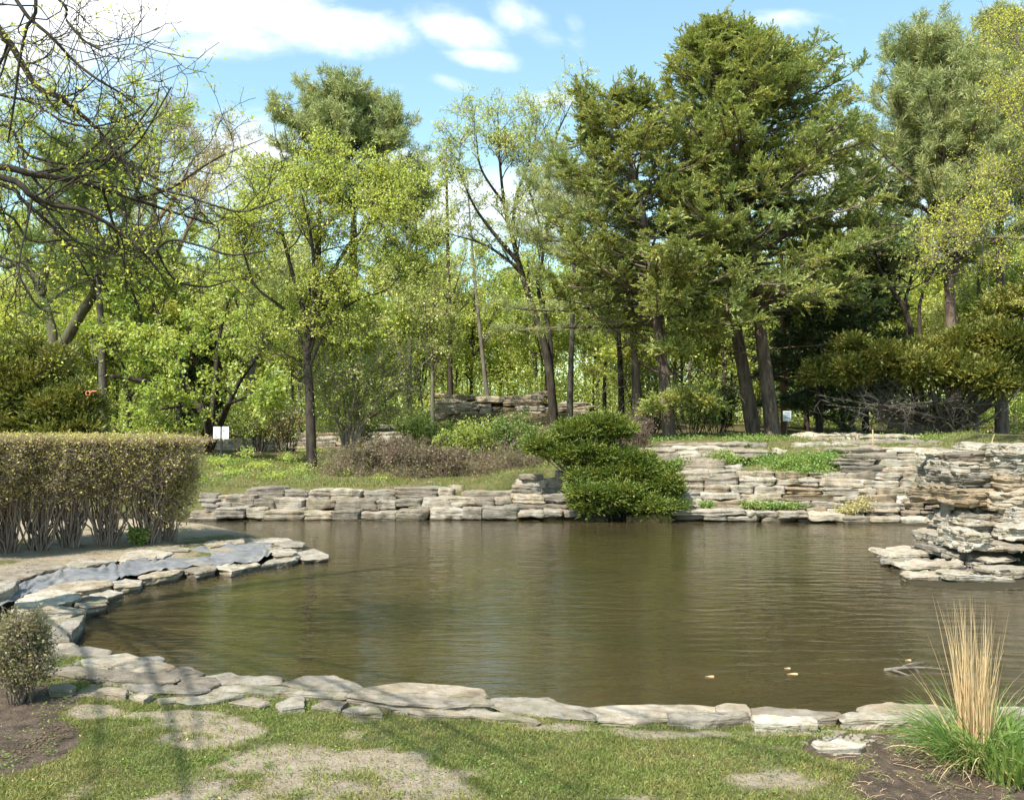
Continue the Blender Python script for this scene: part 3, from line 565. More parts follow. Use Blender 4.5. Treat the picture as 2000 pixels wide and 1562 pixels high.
# the two old walls in the wood
B1 = []; yb = 882
for k in range(4): B1 += fill(540 + k * 6, 850 - k * 4, yb - 10, yb, 38.2 + k * .25, 28, 80, rw, 2, -4); yb -= 9
B1 += fill(350, 560, 868, 882, 38.8, 40, 90, rw, 3, 0) + fill(380, 560, 856, 869, 39.1, 40, 90, rw, 3, 0)
wall('old_wall', 'old brown stone wall half hidden behind the slender-trunked tree', B1, SM['old'], 41, depth=.6, mats=[SM['old'], SM['grey'], SM['lime']])
B2 = [(842, 905, 781, 788, 44), (842, 935, 787, 795, 44), (846, 880, 794, 801, 44), (880, 940, 795, 803, 44), (846, 900, 800, 808, 44), (900, 935, 803, 811, 44), (905, 960, 789, 797, 44.1), (936, 960, 797, 812, 44),
      (845, 885, 808, 820, 44), (885, 905, 810, 821, 44), (905, 936, 811, 820, 44), (936, 990, 813, 822, 44), (846, 866, 820, 832, 43.8), (870, 930, 772, 782, 44.3), (840, 872, 768, 776, 44.4), (935, 990, 775, 785, 44.4), (985, 1060, 781, 792, 44.5), (985, 1060, 772, 781, 44.6),
      (1000, 1060, 792, 803, 44.5), (990, 1055, 803, 814, 44.4), (1000, 1060, 812, 824, 44.3), (1045, 1075, 764, 774, 44.8), (1055, 1110, 795, 805, 44.5), (1095, 1150, 786, 793, 45), (1100, 1160, 793, 801, 45), (1110, 1150, 800, 808, 45), (960, 1000, 822, 830, 43.8), (866, 960, 820, 828, 43.9), (800, 846, 826, 832, 42), (740, 800, 830, 836, 41.5)]
wall('waterfall_wall', 'ledge of stacked stones high in the wood behind the pond', B2, SM['old'], 42, depth=1.0, mats=[SM['old'], SM['pale'], SM['lime']])

# rock outcrop on the right: every boulder traced (x0,x1,y0,y1,distance,depth,tone)
OC = [(1726,1852,1069,1090,14.9,1.0,'pale'),(1735,1838,1090,1102,14.3,1.3,'lime'),(1770,1890,1094,1116,13.7,1.5,'lime'),(1776,1900,1114,1142,13.0,1.6,'lime'),(1850,1990,1118,1140,12.85,1.4,'pale'),(1862,1960,1140,1160,12.55,1.2,'lime'),(1925,2030,1142,1162,12.4,1.2,'pale'),(1850,2000,1152,1168,12.5,.8,'lime'),(1984,2060,1150,1178,12.2,.9,'grey'),
      (1826,1870,1044,1066,15.1,.9,'lime'),(1830,1866,1060,1084,14.6,.8,'grey'),(1862,1910,1068,1094,14.2,.9,'lime'),(1884,1938,1040,1076,14.0,.9,'pale'),(1930,1978,1056,1078,14.0,.9,'pale'),(1925,2000,1074,1098,13.7,1.1,'lime'),(1972,2050,1054,1078,13.7,1.0,'lime'),(1900,1960,1088,1112,13.9,1.2,'grey'),(1942,2050,1100,1130,13.1,1.0,'lime'),(1880,1960,1108,1122,13.5,.9,'grey'),
      (1880,1990,1002,1024,14.9,1.2,'lime'),(1880,1985,1020,1040,14.7,1.2,'lime'),(1970,2060,1028,1056,14.2,1.1,'pale'),(1988,2070,996,1030,14.4,1.0,'pale'),(1868,1884,1034,1062,14.6,.5,'old'),(1858,1880,1018,1046,15.0,.4,'pale'),(1866,1900,988,1020,15.3,.7,'old'),(1850,1862,984,1014,15.2,.3,'grey'),
      (1896,1956,984,1004,15.3,.9,'pale'),(1846,1958,955,988,15.0,1.3,'old'),(1836,1900,950,976,15.6,1.1,'lime'),(1944,2060,960,1000,14.8,1.2,'lime'),(1838,1876,936,958,16.0,1.0,'pale'),(1872,1978,928,958,15.4,1.2,'grey'),(1870,1960,904,932,15.5,1.2,'lime'),(1955,2070,930,964,15.1,1.2,'old'),(1955,2070,906,934,15.2,1.3,'pale'),
      (1880,1956,886,908,15.7,1.1,'grey'),(1948,2080,872,910,15.3,1.5,'pale'),(1830,1900,884,898,17,1.2,'pale'),(1840,1880,900,918,17.5,1.0,'lime'),(1835,1880,916,936,17.2,1.0,'lime'),(1900,1960,1010,1050,16.2,1.6,'old'),(1940,2080,960,1060,16.4,1.6,'old'),(1880,1980,1050,1110,15.6,1.5,'old'),(1900,2080,890,970,17.2,1.6,'old')]
ob = G(1880, 1150, 0); oc = thing('rock_outcrop', 'tall outcrop of stacked weathered rocks rising from the water at the right edge', 'rock outcrop', ob); rr_ = np.random.default_rng(8)
for (x0, x1, y0, y1, d, dp, tn) in OC:
    zt2 = None
    if y0 > 1040 and d < 15.05 and tn != 'old': zf = 2 - (y0 - 835) * d / F; zt2 = max(.06, .6 * zf); dp = float(np.clip((2 - zt2) * F / (y0 - 835) - d, .28, dp))
    a = D(x0, y1, d); c = D(x1, y0, d)
    if zt2 is not None: c[2] = 2 - (y0 - 835) * (d + dp) / F
    if y1 > 1130: a[2] = -.12
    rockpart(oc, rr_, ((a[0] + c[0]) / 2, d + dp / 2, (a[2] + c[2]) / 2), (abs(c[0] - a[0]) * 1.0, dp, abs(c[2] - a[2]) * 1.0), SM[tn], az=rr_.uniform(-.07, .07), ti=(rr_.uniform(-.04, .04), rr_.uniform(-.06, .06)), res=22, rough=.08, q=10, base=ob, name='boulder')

# ------------------------------------------------------------------ pond liner
up_ = [(-30,1176,.2),(0,1165,.22),(38,1142,.22),(85,1122,.2),(130,1108,.2),(180,1101,.2),(230,1097,.2),(290,1090,.22),(330,1081,.22),(400,1066,.23),(450,1060,.24),(500,1058,.22),(530,1062,.2)]
lo_ = [(-20,1196,.1),(12,1182,.08),(60,1162,.08),(100,1152,.08),(150,1144,.07),(200,1137,.06),(250,1128,.06),(300,1118,.06),(345,1112,.06),(410,1105,.06),(450,1102,.06),(505,1094,.07),(535,1080,.1)]
A = resample([G(x, y + 3, z * .58 + .0) for x, y, z in up_], 150); B = resample([G(x, y, z * .6 + .055) for x, y, z in lo_], 150); tt = np.linspace(0, 1, 26)[None, :, None]
P = A[:, None] * (1 - tt) + B[:, None] * tt; sag = np.sin(np.pi * tt[..., 0]) * .008; P[..., 2] -= sag
gx_ = (np.arange(150)[:, None] * .09 + 0 * tt[..., 0]).ravel(); gy_ = (tt[..., 0] * 2.2 + 0 * np.arange(150)[:, None]).ravel(); wrp = fbm(np.stack([gx_ * .7, gy_ * .6, 0 * gx_], 1), 2, 6)
w1 = (1 - np.abs(fbm(np.stack([gx_ * 1.3 + wrp * 1.5, gy_ * .8 + wrp, 0 * gx_], 1), 3, 2)) * 1.6).reshape(150, 26)
P[..., 2] += w1 * .035; P[..., 1] += w1 * .03; li = np.arange(150 * 26).reshape(150, 26)
lm, n = mat('liner_sheet'); pos = n('NewGeometry').outputs['Position']; a = n.noise(n('Mapping', {0: pos, 3: (2, 6, 2)}), 5, 5, .6)
col = n.mix(n.rng(a, .3, .6), (.10, .102, .11), (.20, .20, .205)); col = n.mix(n.rng(n.noise(pos, 2.2, 5, .7), .5, .66, 0, .7), col, (.30, .28, .24))
n('OutputMaterial', {0: n('BsdfPrincipled', {'Base Color': col, 'Roughness': .5, 'Normal': n('Bump', {'Strength': .5, 'Distance': .02, 'Height': a})})})
b0 = P[75, 12]; o = mesh('pond_liner', (P - b0).reshape(-1, 3), np.stack([li[:-1, :-1], li[1:, :-1], li[1:, 1:], li[:-1, 1:]], -1).reshape(-1, 4), lm, smooth=True); o.location = b0
so = o.modifiers.new('thick', 'SOLIDIFY'); so.thickness = .006
tag(o, 'wrinkled grey-blue plastic liner lining the curved stream bed on the left', 'pond liner')

# ------------------------------------------------------------------ trees
def tree_obj(name, label, cat, base, wood, leaf, bark, lm, group=None, extra=None, crown='crown', trunk='trunk'):
    t = thing(name, label, cat, base, group); b = np.asarray(base)
    if wood: V, Fq = join(wood); mesh(trunk, V - b, Fq, bark, t, smooth=True)
    if leaf: V, Fq = join(leaf); mesh(crown, V - b, Fq, lm, t)
    return t
def arr(paths, K=24):
    """[(points, r0, r1)] -> stacked"""
    return np.stack([resample(p, K) for p, a, b in paths]), np.stack([np.linspace(1, 0, K) ** .8 * (a - b) + b for p, a, b in paths])
def flare(base, r, K=24):
    return r
def decid(seed, mains, dens=(1.6, 3, 4, 5), L=((2, 3.4), (.9, 1.8), (.4, .9), (.15, .4)), ang=((35, 60), (30, 60), (30, 65), (30, 70)), up=(.06, .05, .03, .02), wig=(.12, .16, .2, .2), t0=.4, leaf=None, nleaf=6, size=(.05, .09), off=.07, bare=0, S=8, rf=(.5, .5, .5, .5), Lf=None, asp=.62, thin=.006):
    rng = np.random.default_rng(seed); m = arr(mains); wood = [tubes(*m, S)]
    ln = np.linalg.norm(np.diff(m[0], axis=1), axis=2).sum(1)
    l1 = kids(rng, m, ln * dens[0] * (1 - t0), (t0, 1), ang[0], L[0], 9, up[0], wig[0], .45, rf[0], .012, Lf=Lf); wood.append(tubes(*l1, 6))
    l2 = kids(rng, l1, dens[1], (.2, 1), ang[1], L[1], 7, up[1], wig[1], .35, rf[1], .009); wood.append(tubes(*l2, 4))
    l3 = kids(rng, l2, dens[2], (.15, 1), ang[2], L[2], 5, up[2], wig[2], .3, rf[2], thin); wood.append(tubes(*l3, 3))
    l4 = kids(rng, l3, dens[3], (.15, 1), ang[3], L[3], 3, up[3], wig[3], .3, .6, thin * .75); wood.append(tubes(*l4, 3))
    lf = [leaves(rng, l4, nleaf, size, off, asp), leaves(rng, l3, nleaf * .5, size, off, asp)]
    return wood, lf
def conifer(seed, trunk, r, h0, Lmax, nl, prof, n2=11, n3=5, up=(.02, .03), elev=(-5, 25), droop=0., ll=.17, lw=.05, nsp=7, kind='fir', flat=.75, azf=None, dead=0, tuftn=22, tl=.22, L2=.42, L3=(.2, .42)):
    rng = np.random.default_rng(seed); K = 30; P = resample(trunk, K); rad = np.linspace(1, .06, K) * r; rad[0] *= 1.25; wood = [tubes(P[None], rad[None], 9)]
    u = np.sort(rng.random(nl)) ** .92; tt = h0 + (1 - h0) * u * .985; x = tt * (K - 1) * .9999; i = x.astype(int); f = (x - i)[:, None]; base = P[i] * (1 - f) + P[i + 1] * f
    az = np.arange(nl) * 2.39996 + rng.uniform(-.4, .4, nl); el = np.radians(elev[0] + (elev[1] - elev[0]) * u + rng.normal(0, 7, nl))
    L = Lmax * prof(u) * rng.uniform(.72, 1.12, nl)
    if azf is not None: L = L * azf(az, u)
    d = np.stack([np.sin(az) * np.cos(el), np.cos(az) * np.cos(el), np.sin(el)], 1); Q = np.zeros((nl, 9, 3)); Q[:, 0] = base
    for k in range(1, 9):
        d = nrm(d + rng.normal(size=(nl, 3)) * .07 + np.array([0, 0, -droop * (1 - k / 5.) + up[0]])); Q[:, k] = Q[:, k - 1] + d * (L / 8)[:, None]
    rl = np.clip(L * .016, .012, .08); l1 = (Q, rl[:, None] * np.linspace(1, .25, 9)[None]); wood.append(tubes(*l1, 5))
    n2a = 1.35 * n2 * np.clip(L / Lmax, .45, 1)
    l2 = kids(rng, l1, n2a, (.22, 1), (35, 65), (.75, 1.15), 6, up[1], .12, .55, .45, .007, flat=flat, Lf=lambda b_, d_, t_: L2 * Lmax * .6); wood.append(tubes(*l2, 3))
    l3 = kids(rng, l2, n3, (.15, 1), (25, 60), L3, 4, up[1], .14, .2, .5, .004, flat=flat * .8)
    if kind == 'pine':
        wood.append(tubes(*l3, 3)); p = np.concatenate([l3[0][:, -1], l2[0][:, -1]]); dd = nrm(np.concatenate([l3[0][:, -1] - l3[0][:, -2], l2[0][:, -1] - l2[0][:, -2]]) + np.array([0, 0, .05]))
        lf = [tufts(rng, p, nrm(dd + [0, 0, .5]), tuftn, tl, lw)]
    else:
        if len(l3[0]) < 9000: wood.append(tubes(*l3, 3))
        q = l3[0]; dd = nrm(q[:, -1] - q[:, 0]); nsp = nsp + 2; lf = [spray(rng, q[:, 0], dd, nsp, np.linalg.norm(q[:, -1] - q[:, 0], axis=1), ll, lw, .8, .03)]
        q = l2[0]; dd = nrm(q[:, -1] - q[:, 2]); lf.append(spray(rng, q[:, 2], dd, nsp, np.linalg.norm(q[:, -1] - q[:, 2], axis=1), ll, lw, .8, .03))
    if dead:                              # bare dead lower limbs
        j = rng.random(dead) * h0; x = (h0 * .45 + j * .55) * (K - 1); i = x.astype(int); b = P[i]; az = rng.random(dead) * 6.28
        par = (np.stack([b, b + np.stack([np.sin(az), np.cos(az), 0 * az], 1) * .3], 1), np.full((dead, 2), .03)); dl = kids(rng, par, 1, (0, .1), (0, 20), (1.2, 3.2), 8, -.01, .14, 0, .6, .012); wood.append(tubes(*dl, 4))
        d2 = kids(rng, dl, 7, (.25, 1), (30, 70), (.3, 1), 5, -.03, .2, .3, .5, .006); wood.append(tubes(*d2, 3))
    return wood, lf
def pads(seed, cl, mats_=None, per=500, n=9, L=.22, ll=.09, lw=.03, upb=.35, zf=.55, inner=.4, spread=.8, fan=.3):
    """foliage pads: cl = [(centre, rx, ry, rz, weight)] -> leaf list"""
    rng = np.random.default_rng(seed); out = []
    for c, rx, ry, rz, wt in cl:
        m = int(per * wt); nn = nrm(rng.normal(size=(m, 3)) + [0, -.12, .22]); rr = rng.uniform(inner, 1.05, m)[:, None] ** .5
        lump = 1 + .22 * vn(nn * 2.6 + np.asarray(c) * 3, seed)[:, None] + .12 * vn(nn * 6 + np.asarray(c), seed + 1)[:, None]
        p = np.asarray(c) + nn * rr * lump * [rx, ry, rz]; d = nrm(nn * [1, 1, zf] + [0, 0, upb] + rng.normal(size=(m, 3)) * fan)
        out.append(spray(rng, p, d, n, L * rng.uniform(.6, 1.3, m), ll, lw, spread, .02))
    return out
def sub(cl, k, seed, a=.5, z=.34):
    rng = np.random.default_rng(seed); o = []
    for c, rx, ry, rz, wt in cl:
        for j in range(k):
            q = nrm(rng.normal(size=3) + [0, -.1, .15]) * rng.uniform(.35, .85); s_ = rng.uniform(.75, 1.3); o.append((np.asarray(c) + q * [rx, ry, rz], rx * a * s_, ry * a * s_, max(rz * z * s_, .07), wt / k * 1.15))
    return o
def radial_wood(seed, base, cl, r=.05, n=3, sag=0., S=5):
    rng = np.random.default_rng(seed); ps = []
    for c, rx, ry, rz, wt in cl:
        for k in range(n):
            e = np.asarray(c) + rng.normal(size=3) * [rx * .5, ry * .5, rz * .4]; b = np.asarray(base) + rng.normal(size=3) * [.08, .08, 0]; mid = (b + e) / 2 + rng.normal(size=3) * .12 + [0, 0, -sag]
            ps.append(([b - [0, 0, .2], b + (mid - b) * .3 + [0, 0, .05], mid, e], r * rng.uniform(.5, 1), .008))
    m = arr(ps, 14); l = kids(rng, m, 5, (.3, 1), (25, 60), (.3, .9), 5, .03, .2, .3, .5, .005)
    return [tubes(*m, S), tubes(*l, 3)]
def at(px, d): x = (px - 1000) / F * d; return np.array([x, d, gz1(x, d)])

def pc(px, py, d, rx, ry, rz, wt=1.): return (D(px, py, d), rx / F * d, ry, rz / F * d, wt)
# --- the three big firs and the pine beside them
b = at(1512, 29.5); wd, lf = conifer(101, [b - [0, 0, .3], D(1500, 760, 29.6), D(1485, 640, 29.8), D(1470, 480, 30), D(1430, 280, 30.2), D(1412, 170, 30.3), D(1406, 88, 30.3)], .25, .36, 4.9, 158, lambda u: np.clip(1.08 - u, .1, 1) ** .9 * np.where(u < .12, .8, 1), n2=15, n3=6, elev=(-4, 38), droop=.05, up=(.03, .05), ll=.11, lw=.032, nsp=15, dead=12, azf=lambda a, u: 1 + .12 * np.sin(a - .2))
tree_obj('fir_tree', 'tallest fir with dark green layered boughs and the darker of the paired trunks', 'tree', b, wd, lf, BK['fir'], LM['fir'], 'conifers on the terrace')
b = at(1475, 30.5); wd, lf = conifer(102, [b - [0, 0, .3], D(1455, 740, 30.5), D(1432, 600, 30.6), D(1420, 450, 30.8), D(1445, 300, 31), D(1500, 190, 31.2), D(1520, 150, 31.2)], .24, .34, 4.8, 122, lambda u: np.clip(1.08 - u, .1, 1) ** .85, n2=15, n3=6, elev=(-4, 35), droop=.05, up=(.03, .05), ll=.11, lw=.032, nsp=15, dead=10, azf=lambda a, u: 1.0 + .3 * np.sin(a))
tree_obj('fir_tree', 'fir whose greyer leaning trunk stands left of the darkest trunk', 'tree', b, wd, lf, BK['fir'], LM['firb'], 'conifers on the terrace')
b = at(1310, 28.5); wd, lf = conifer(103, [b - [0, 0, .3], D(1300, 760, 28.6), D(1285, 640, 28.7), D(1268, 520, 28.8), D(1250, 380, 28.9), D(1215, 280, 29), D(1190, 215, 29)], .21, .34, 3.3, 108, lambda u: np.clip(1.12 - u, .14, 1) ** .6, n2=13, n3=6, elev=(-2, 35), droop=.05, up=(.03, .05), ll=.11, lw=.032, nsp=15, dead=12)
lf += pads(105, sub([pc(1325, 778, 28, 60, .7, 14), pc(1385, 790, 28, 40, .6, 14), pc(1275, 800, 28, 25, .5, 10, .6), pc(1345, 640, 28, 60, .8, 22), pc(1390, 655, 28, 40, .7, 16), pc(1300, 680, 28, 40, .6, 14), pc(1290, 560, 28, 70, .8, 30), pc(1360, 580, 28.2, 60, .8, 26), pc(1420, 600, 28.4, 50, .8, 20)], 5, 8, .45, .4), per=260, n=9, L=.24, ll=.12, lw=.035, upb=.1, zf=.3)
tree_obj('fir_tree', 'shorter left fir with yellowish boughs behind the waterside juniper', 'tree', b, wd, lf, BK['fir'], LM['fir'], 'conifers on the terrace')
b = at(1245, 31.5); wd, lf = conifer(104, [b - [0, 0, .3], D(1240, 700, 31.5), D(1225, 560, 31.6), D(1180, 450, 31.6), D(1150, 350, 31.7)], .16, .3, 2.9, 64, lambda u: np.clip(1.15 - u, .3, 1) ** .4, n2=9, n3=4, elev=(-14, 35), kind='pine', lw=.014, tuftn=30, tl=.2, up=(.02, .08), dead=8, azf=lambda a, u: 1 - .45 * np.sin(a))
tree_obj('pine_tree', 'soft grey-green pine with long needles left of the firs', 'tree', b, wd, lf, BK['fir'], LM['pine'])
# low hanging fir boughs before the trunks
# --- pines
b = at(690, 56); wd, lf = conifer(110, [b - [0, 0, .3], D(692, 640, 56), D(690, 500, 56), D(690, 400, 56), D(680, 300, 56), D(670, 235, 56)], .36, .55, 5.3, 84, lambda u: np.clip(1.04 - u * u, .1, 1) ** .5 * np.where(u < .15, .9, 1), n2=11, n3=5, elev=(0, 50), kind='pine', lw=.035, tuftn=20, tl=.36, up=(.03, .12), L3=(.3, .6))
tree_obj('pine_tree', 'tall rounded pine standing against the sky left of the middle', 'tree', b, wd, lf, BK['dark'], LM['pine'])
b = at(815, 60); wd, lf = conifer(111, [b - [0, 0, .3], D(815, 600, 60), D(812, 370, 60)], .28, .5, 2.6, 34, lambda u: np.clip(1.1 - u, .1, 1) ** .6, n2=9, n3=4, elev=(0, 45), kind='pine', lw=.035, tuftn=20, tl=.34, up=(.03, .1), L3=(.3, .6))
tree_obj('pine_tree', 'smaller dark pine just right of the tall rounded pine', 'tree', b, wd, lf, BK['dark'], LM['dark'])
b = at(1860, 34); tr = [b - [0, 0, .3], D(1860, 740, 34), D(1856, 600, 34), D(1850, 500, 34), D(1850, 400, 34), D(1838, 260, 34), D(1815, 150, 34)]
wd, lf = conifer(112, tr,  .26, .46, 4.3, 96, lambda u: np.clip(1.08 - u ** 1.6, .2, 1) ** .5, n2=12, n3=5, elev=(5, 60), kind='pine', lw=.02, tuftn=24, tl=.26, up=(.04, .14), L3=(.25, .5))
fk = arr([([D(1854, 560, 34), D(1875, 500, 34), D(1890, 440, 34.2), D(1880, 330, 34.4), D(1890, 200, 34.6)], .13, .03), ([D(1848, 500, 34), D(1828, 440, 34), D(1812, 380, 33.8), D(1790, 300, 33.6), D(1745, 200, 33.4)], .11, .03)]); wd.append(tubes(*fk, 6))
rg = np.random.default_rng(5); k1 = kids(rg, fk, 16, (.35, 1), (30, 60), (1, 2), 7, .08, .12, .4, .4, .01); k2 = kids(rg, k1, 7, (.3, 1), (30, 60), (.4, .9), 5, .1, .12, .3, .5, .006); wd += [tubes(*k1, 4), tubes(*k2, 3)]
p = np.concatenate([k2[0][:, -1], k1[0][:, -1], k2[0][:, 2]]); lf.append(tufts(rg, p, nrm(np.concatenate([k2[0][:, -1] - k2[0][:, -2], k1[0][:, -1] - k1[0][:, -2], k2[0][:, -1] - k2[0][:, -2]]) + [0, 0, .003]), 24, .26, .02))
tree_obj('pine_tree', 'grey-green forked pine with upright tufts right of the firs', 'tree', b, wd, lf, BK['fir'], LM['pine'])
b = at(1956, 38); wd, lf = conifer(113, [b - [0, 0, .3], D(1955, 700, 38), D(1952, 400, 38), D(1950, 220, 38), D(1952, 70, 38)], .27, .42, 3.3, 100, lambda u: np.clip(1.05 - u, .12, 1) ** .6, n2=10, n3=5, elev=(5, 55), kind='pine', lw=.022, tuftn=24, tl=.28, up=(.04, .12), L3=(.25, .5))
tree_obj('pine_tree', 'tallest pine at the right side reaching the top of the picture', 'tree', b, wd, lf, BK['fir'], LM['pine'])
b = at(203, 34); wd, lf = conifer(114, [b - [0, 0, .3], D(200, 700, 34), D(193, 560, 34), D(185, 400, 34), D(175, 300, 34)], .17, .52, 2.6, 46, lambda u: np.clip(1.1 - u, .2, 1) ** .5, n2=9, n3=4, elev=(-5, 30), kind='pine', lw=.02, tuftn=22, tl=.22, up=(.0, .05), dead=24)
tree_obj('pine_tree', 'straight grey-trunked pine with dead side twigs behind the hedge', 'tree', b, wd, lf, BK['grey'], LM['dark'])

# --- leafy trees
b = at(610, 26.8)
mains = [([b - [0, 0, .3], D(607, 840, 26.8), D(604, 760, 26.8), D(600, 690, 26.9), D(612, 620, 27), D(622, 520, 27), D(625, 400, 27), D(640, 320, 27)], .15, .02),
         ([D(602, 720, 26.9), D(640, 640, 26.8), D(690, 590, 26.6), D(760, 562, 26.4), D(800, 500, 26.3)], .05, .012), ([D(600, 690, 26.9), D(560, 610, 26.8), D(500, 560, 26.6), D(478, 500, 26.4), D(450, 420, 26.4)], .05, .01),
         ([D(606, 650, 27), D(660, 540, 27.3), D(720, 440, 27.8), D(755, 370, 28)], .07, .012), ([D(606, 650, 27), D(570, 530, 27.2), D(545, 430, 27.6), D(530, 380, 28)], .07, .012),
         ([D(615, 600, 27), D(610, 480, 26.2), D(590, 380, 25.6)], .06, .012), ([D(615, 600, 27), D(680, 480, 26.2), D(740, 420, 25.6), D(800, 380, 25.4)], .06, .012), ([D(604, 740, 26.9), D(575, 700, 27), D(530, 690, 27.2)], .03, .01)]
wd, lf = decid(201, mains, dens=(3.3, 6, 5, 4.5), L=((1.0, 2.0), (.6, 1.3), (.35, .7), (.15, .35)), t0=.42, nleaf=6.0, size=(.045, .08), up=(.07, .05, .04, .02), off=.08)
tree_obj('leafy_tree', 'yellow-green young-leaved tree with a slender bare trunk on the far left bank', 'tree', b, wd, lf, BK['dark'], LM['lime'])
b = at(682, 28)
mains = [([b - [0, 0, .3], D(678 + dx * .3, 840, 28), D(680 + dx, 760, 28 + dz), D(680 + dx * 1.8, 650 + abs(dx) * .4, 28 + dz * 1.6)], .05, .01) for dx, dz in [(-50, .2), (-30, -.5), (-10, .5), (15, -.4), (35, .3), (62, -.2), (95, .4), (80, -.6)]]
wd, lf = decid(202, mains, dens=(2.6, 4, 4, 4), L=((.6, 1.5), (.4, .9), (.2, .5), (.12, .3)), t0=.3, nleaf=3.0, size=(.04, .08), up=(.03, .02, .02, .01))
tree_obj('shrub_tree', 'many-stemmed shrub fanning out right of the slender bare trunk', 'shrub', b, wd, lf, BK['twig'], LM['fresh'])
b = at(1083, 38)
mains = [([b - [0, 0, .3], D(1075, 740, 38), D(1060, 660, 38), D(1040, 600, 38), D(1015, 520, 38), D(1000, 460, 38), D(985, 400, 38), D(975, 300, 38), D(972, 210, 38)], .17, .012), ([b + [.15, 0, -.2], D(1078, 740, 38.2), D(1072, 640, 38.3), D(1050, 560, 38.3), D(1062, 480, 38.3), D(1042, 400, 38.3), D(1020, 330, 38.2)], .11, .015),
         ([D(1062, 480, 38.3), D(1070, 420, 38.4), D(1072, 340, 38.4), D(1085, 270, 38.4), D(1120, 195, 38.4)], .1, .012), ([D(1010, 510, 38), D(960, 450, 37.8), D(925, 400, 37.6), D(890, 320, 37.4)], .09, .012), ([D(1000, 460, 38), D(1010, 380, 38.4), D(1040, 300, 38.6), D(1050, 230, 38.8)], .08, .012),
         ([D(1020, 530, 38), D(950, 480, 38.5), D(870, 455, 38.8)], .07, .012), ([D(985, 400, 38), D(940, 330, 37.5), D(930, 260, 37.2)], .06, .01)]
wd, lf = decid(203, mains, dens=(2.0, 5, 4.2, 4), L=((1.2, 2.4), (.6, 1.3), (.35, .8), (.15, .4)), t0=.4, nleaf=4.5, size=(.055, .10), up=(.10, .08, .05, .02), ang=((20, 45), (25, 50), (30, 60), (30, 70)))
tree_obj('leafy_tree', 'tall airy tree with pale new leaves and thin dark limbs left of the conifers', 'tree', b, wd, lf, BK['dark'], LM['pale'])
# crabapple like tree behind the sign with limbs sweeping left
b = at(408, 33)
mains = [([b - [0, 0, .3], D(400, 810, 33), D(350, 775, 33), D(300, 750, 32.8), D(250, 738, 32.8), D(215, 735, 32.8)], .17, .04), ([b, D(380, 780, 33.2), D(340, 730, 33.4), D(300, 690, 33.6), D(270, 675, 33.6), D(220, 668, 33.6)], .18, .03), ([D(336, 728, 33.4), D(315, 680, 33.4), D(312, 620, 33.4), D(298, 590, 33.5)], .09, .03), ([D(290, 685, 33.6), D(278, 640, 33.7), D(270, 600, 33.7), D(240, 520, 33.9)], .08, .02),
         ([b, D(420, 740, 33.2), D(430, 650, 33.3), D(450, 580, 33.3)], .12, .02), ([b, D(460, 760, 32.6), D(500, 700, 32.2), D(540, 640, 32)], .1, .02), ([b, D(400, 760, 31.6), D(390, 720, 30.6), D(370, 690, 30.2)], .1, .02), ([D(250, 738, 32.8), D(235, 700, 32.8), D(222, 660, 32.8)], .05, .012), ([b, D(440, 800, 31.5), D(470, 780, 30.5), D(500, 770, 30)], .08, .02), ([b, D(380, 800, 31.5), D(340, 795, 30.6), D(310, 800, 30.2)], .08, .02)]
wd, lf = decid(204, mains, dens=(2.2, 4.4, 4.4, 4.4), L=((1.0, 2.0), (.6, 1.2), (.3, .7), (.15, .35)), t0=.45, nleaf=5.5, size=(.07, .12), up=(.04, .03, .02, .01), asp=.75)
tree_obj('leafy_tree', 'round-leaved tree behind the white sign with dark limbs sweeping left', 'tree', b, wd, lf, BK['dark'], LM['fresh'])
# leaning big tree at the left
b = at(100, 36)
mains = [([b - [0, 0, .3], D(110, 700, 36), D(128, 665, 36), D(160, 610, 35.8), D(182, 575, 35.6), D(190, 520, 35.6), D(180, 450, 35.6), D(160, 400, 35.6), D(150, 300, 35.5)], .26, .03), ([b, D(104, 680, 36.3), D(95, 620, 36.5), D(80, 570, 36.6), D(45, 500, 36.8), D(10, 430, 36.8), D(-30, 340, 37)], .22, .03),
         ([D(82, 575, 36.5), D(95, 500, 36.4), D(105, 450, 36.4), D(100, 380, 36.4), D(110, 250, 36.4)], .15, .02), ([D(45, 500, 36.8), D(10, 520, 37.2), D(-40, 480, 37.5), D(-80, 400, 38)], .13, .02), ([D(186, 545, 35.6), D(240, 440, 35.2), D(280, 340, 35), D(300, 240, 35)], .1, .02), ([D(160, 400, 35.6), D(200, 300, 35.4), D(240, 200, 35.4)], .08, .02), ([D(105, 450, 36.4), D(50, 330, 36), D(40, 200, 36)], .08, .02)]
wd, lf = decid(205, mains, dens=(2.2, 5, 4.5, 4), L=((1.4, 2.6), (.7, 1.5), (.35, .8), (.15, .4)), t0=.4, nleaf=4.4, size=(.07, .12), up=(.05, .04, .02, .02))
tree_obj('leafy_tree', 'big tree with a thick leaning olive trunk behind the left yew', 'tree', b, wd, lf, BK['olive'], LM['fresh'])
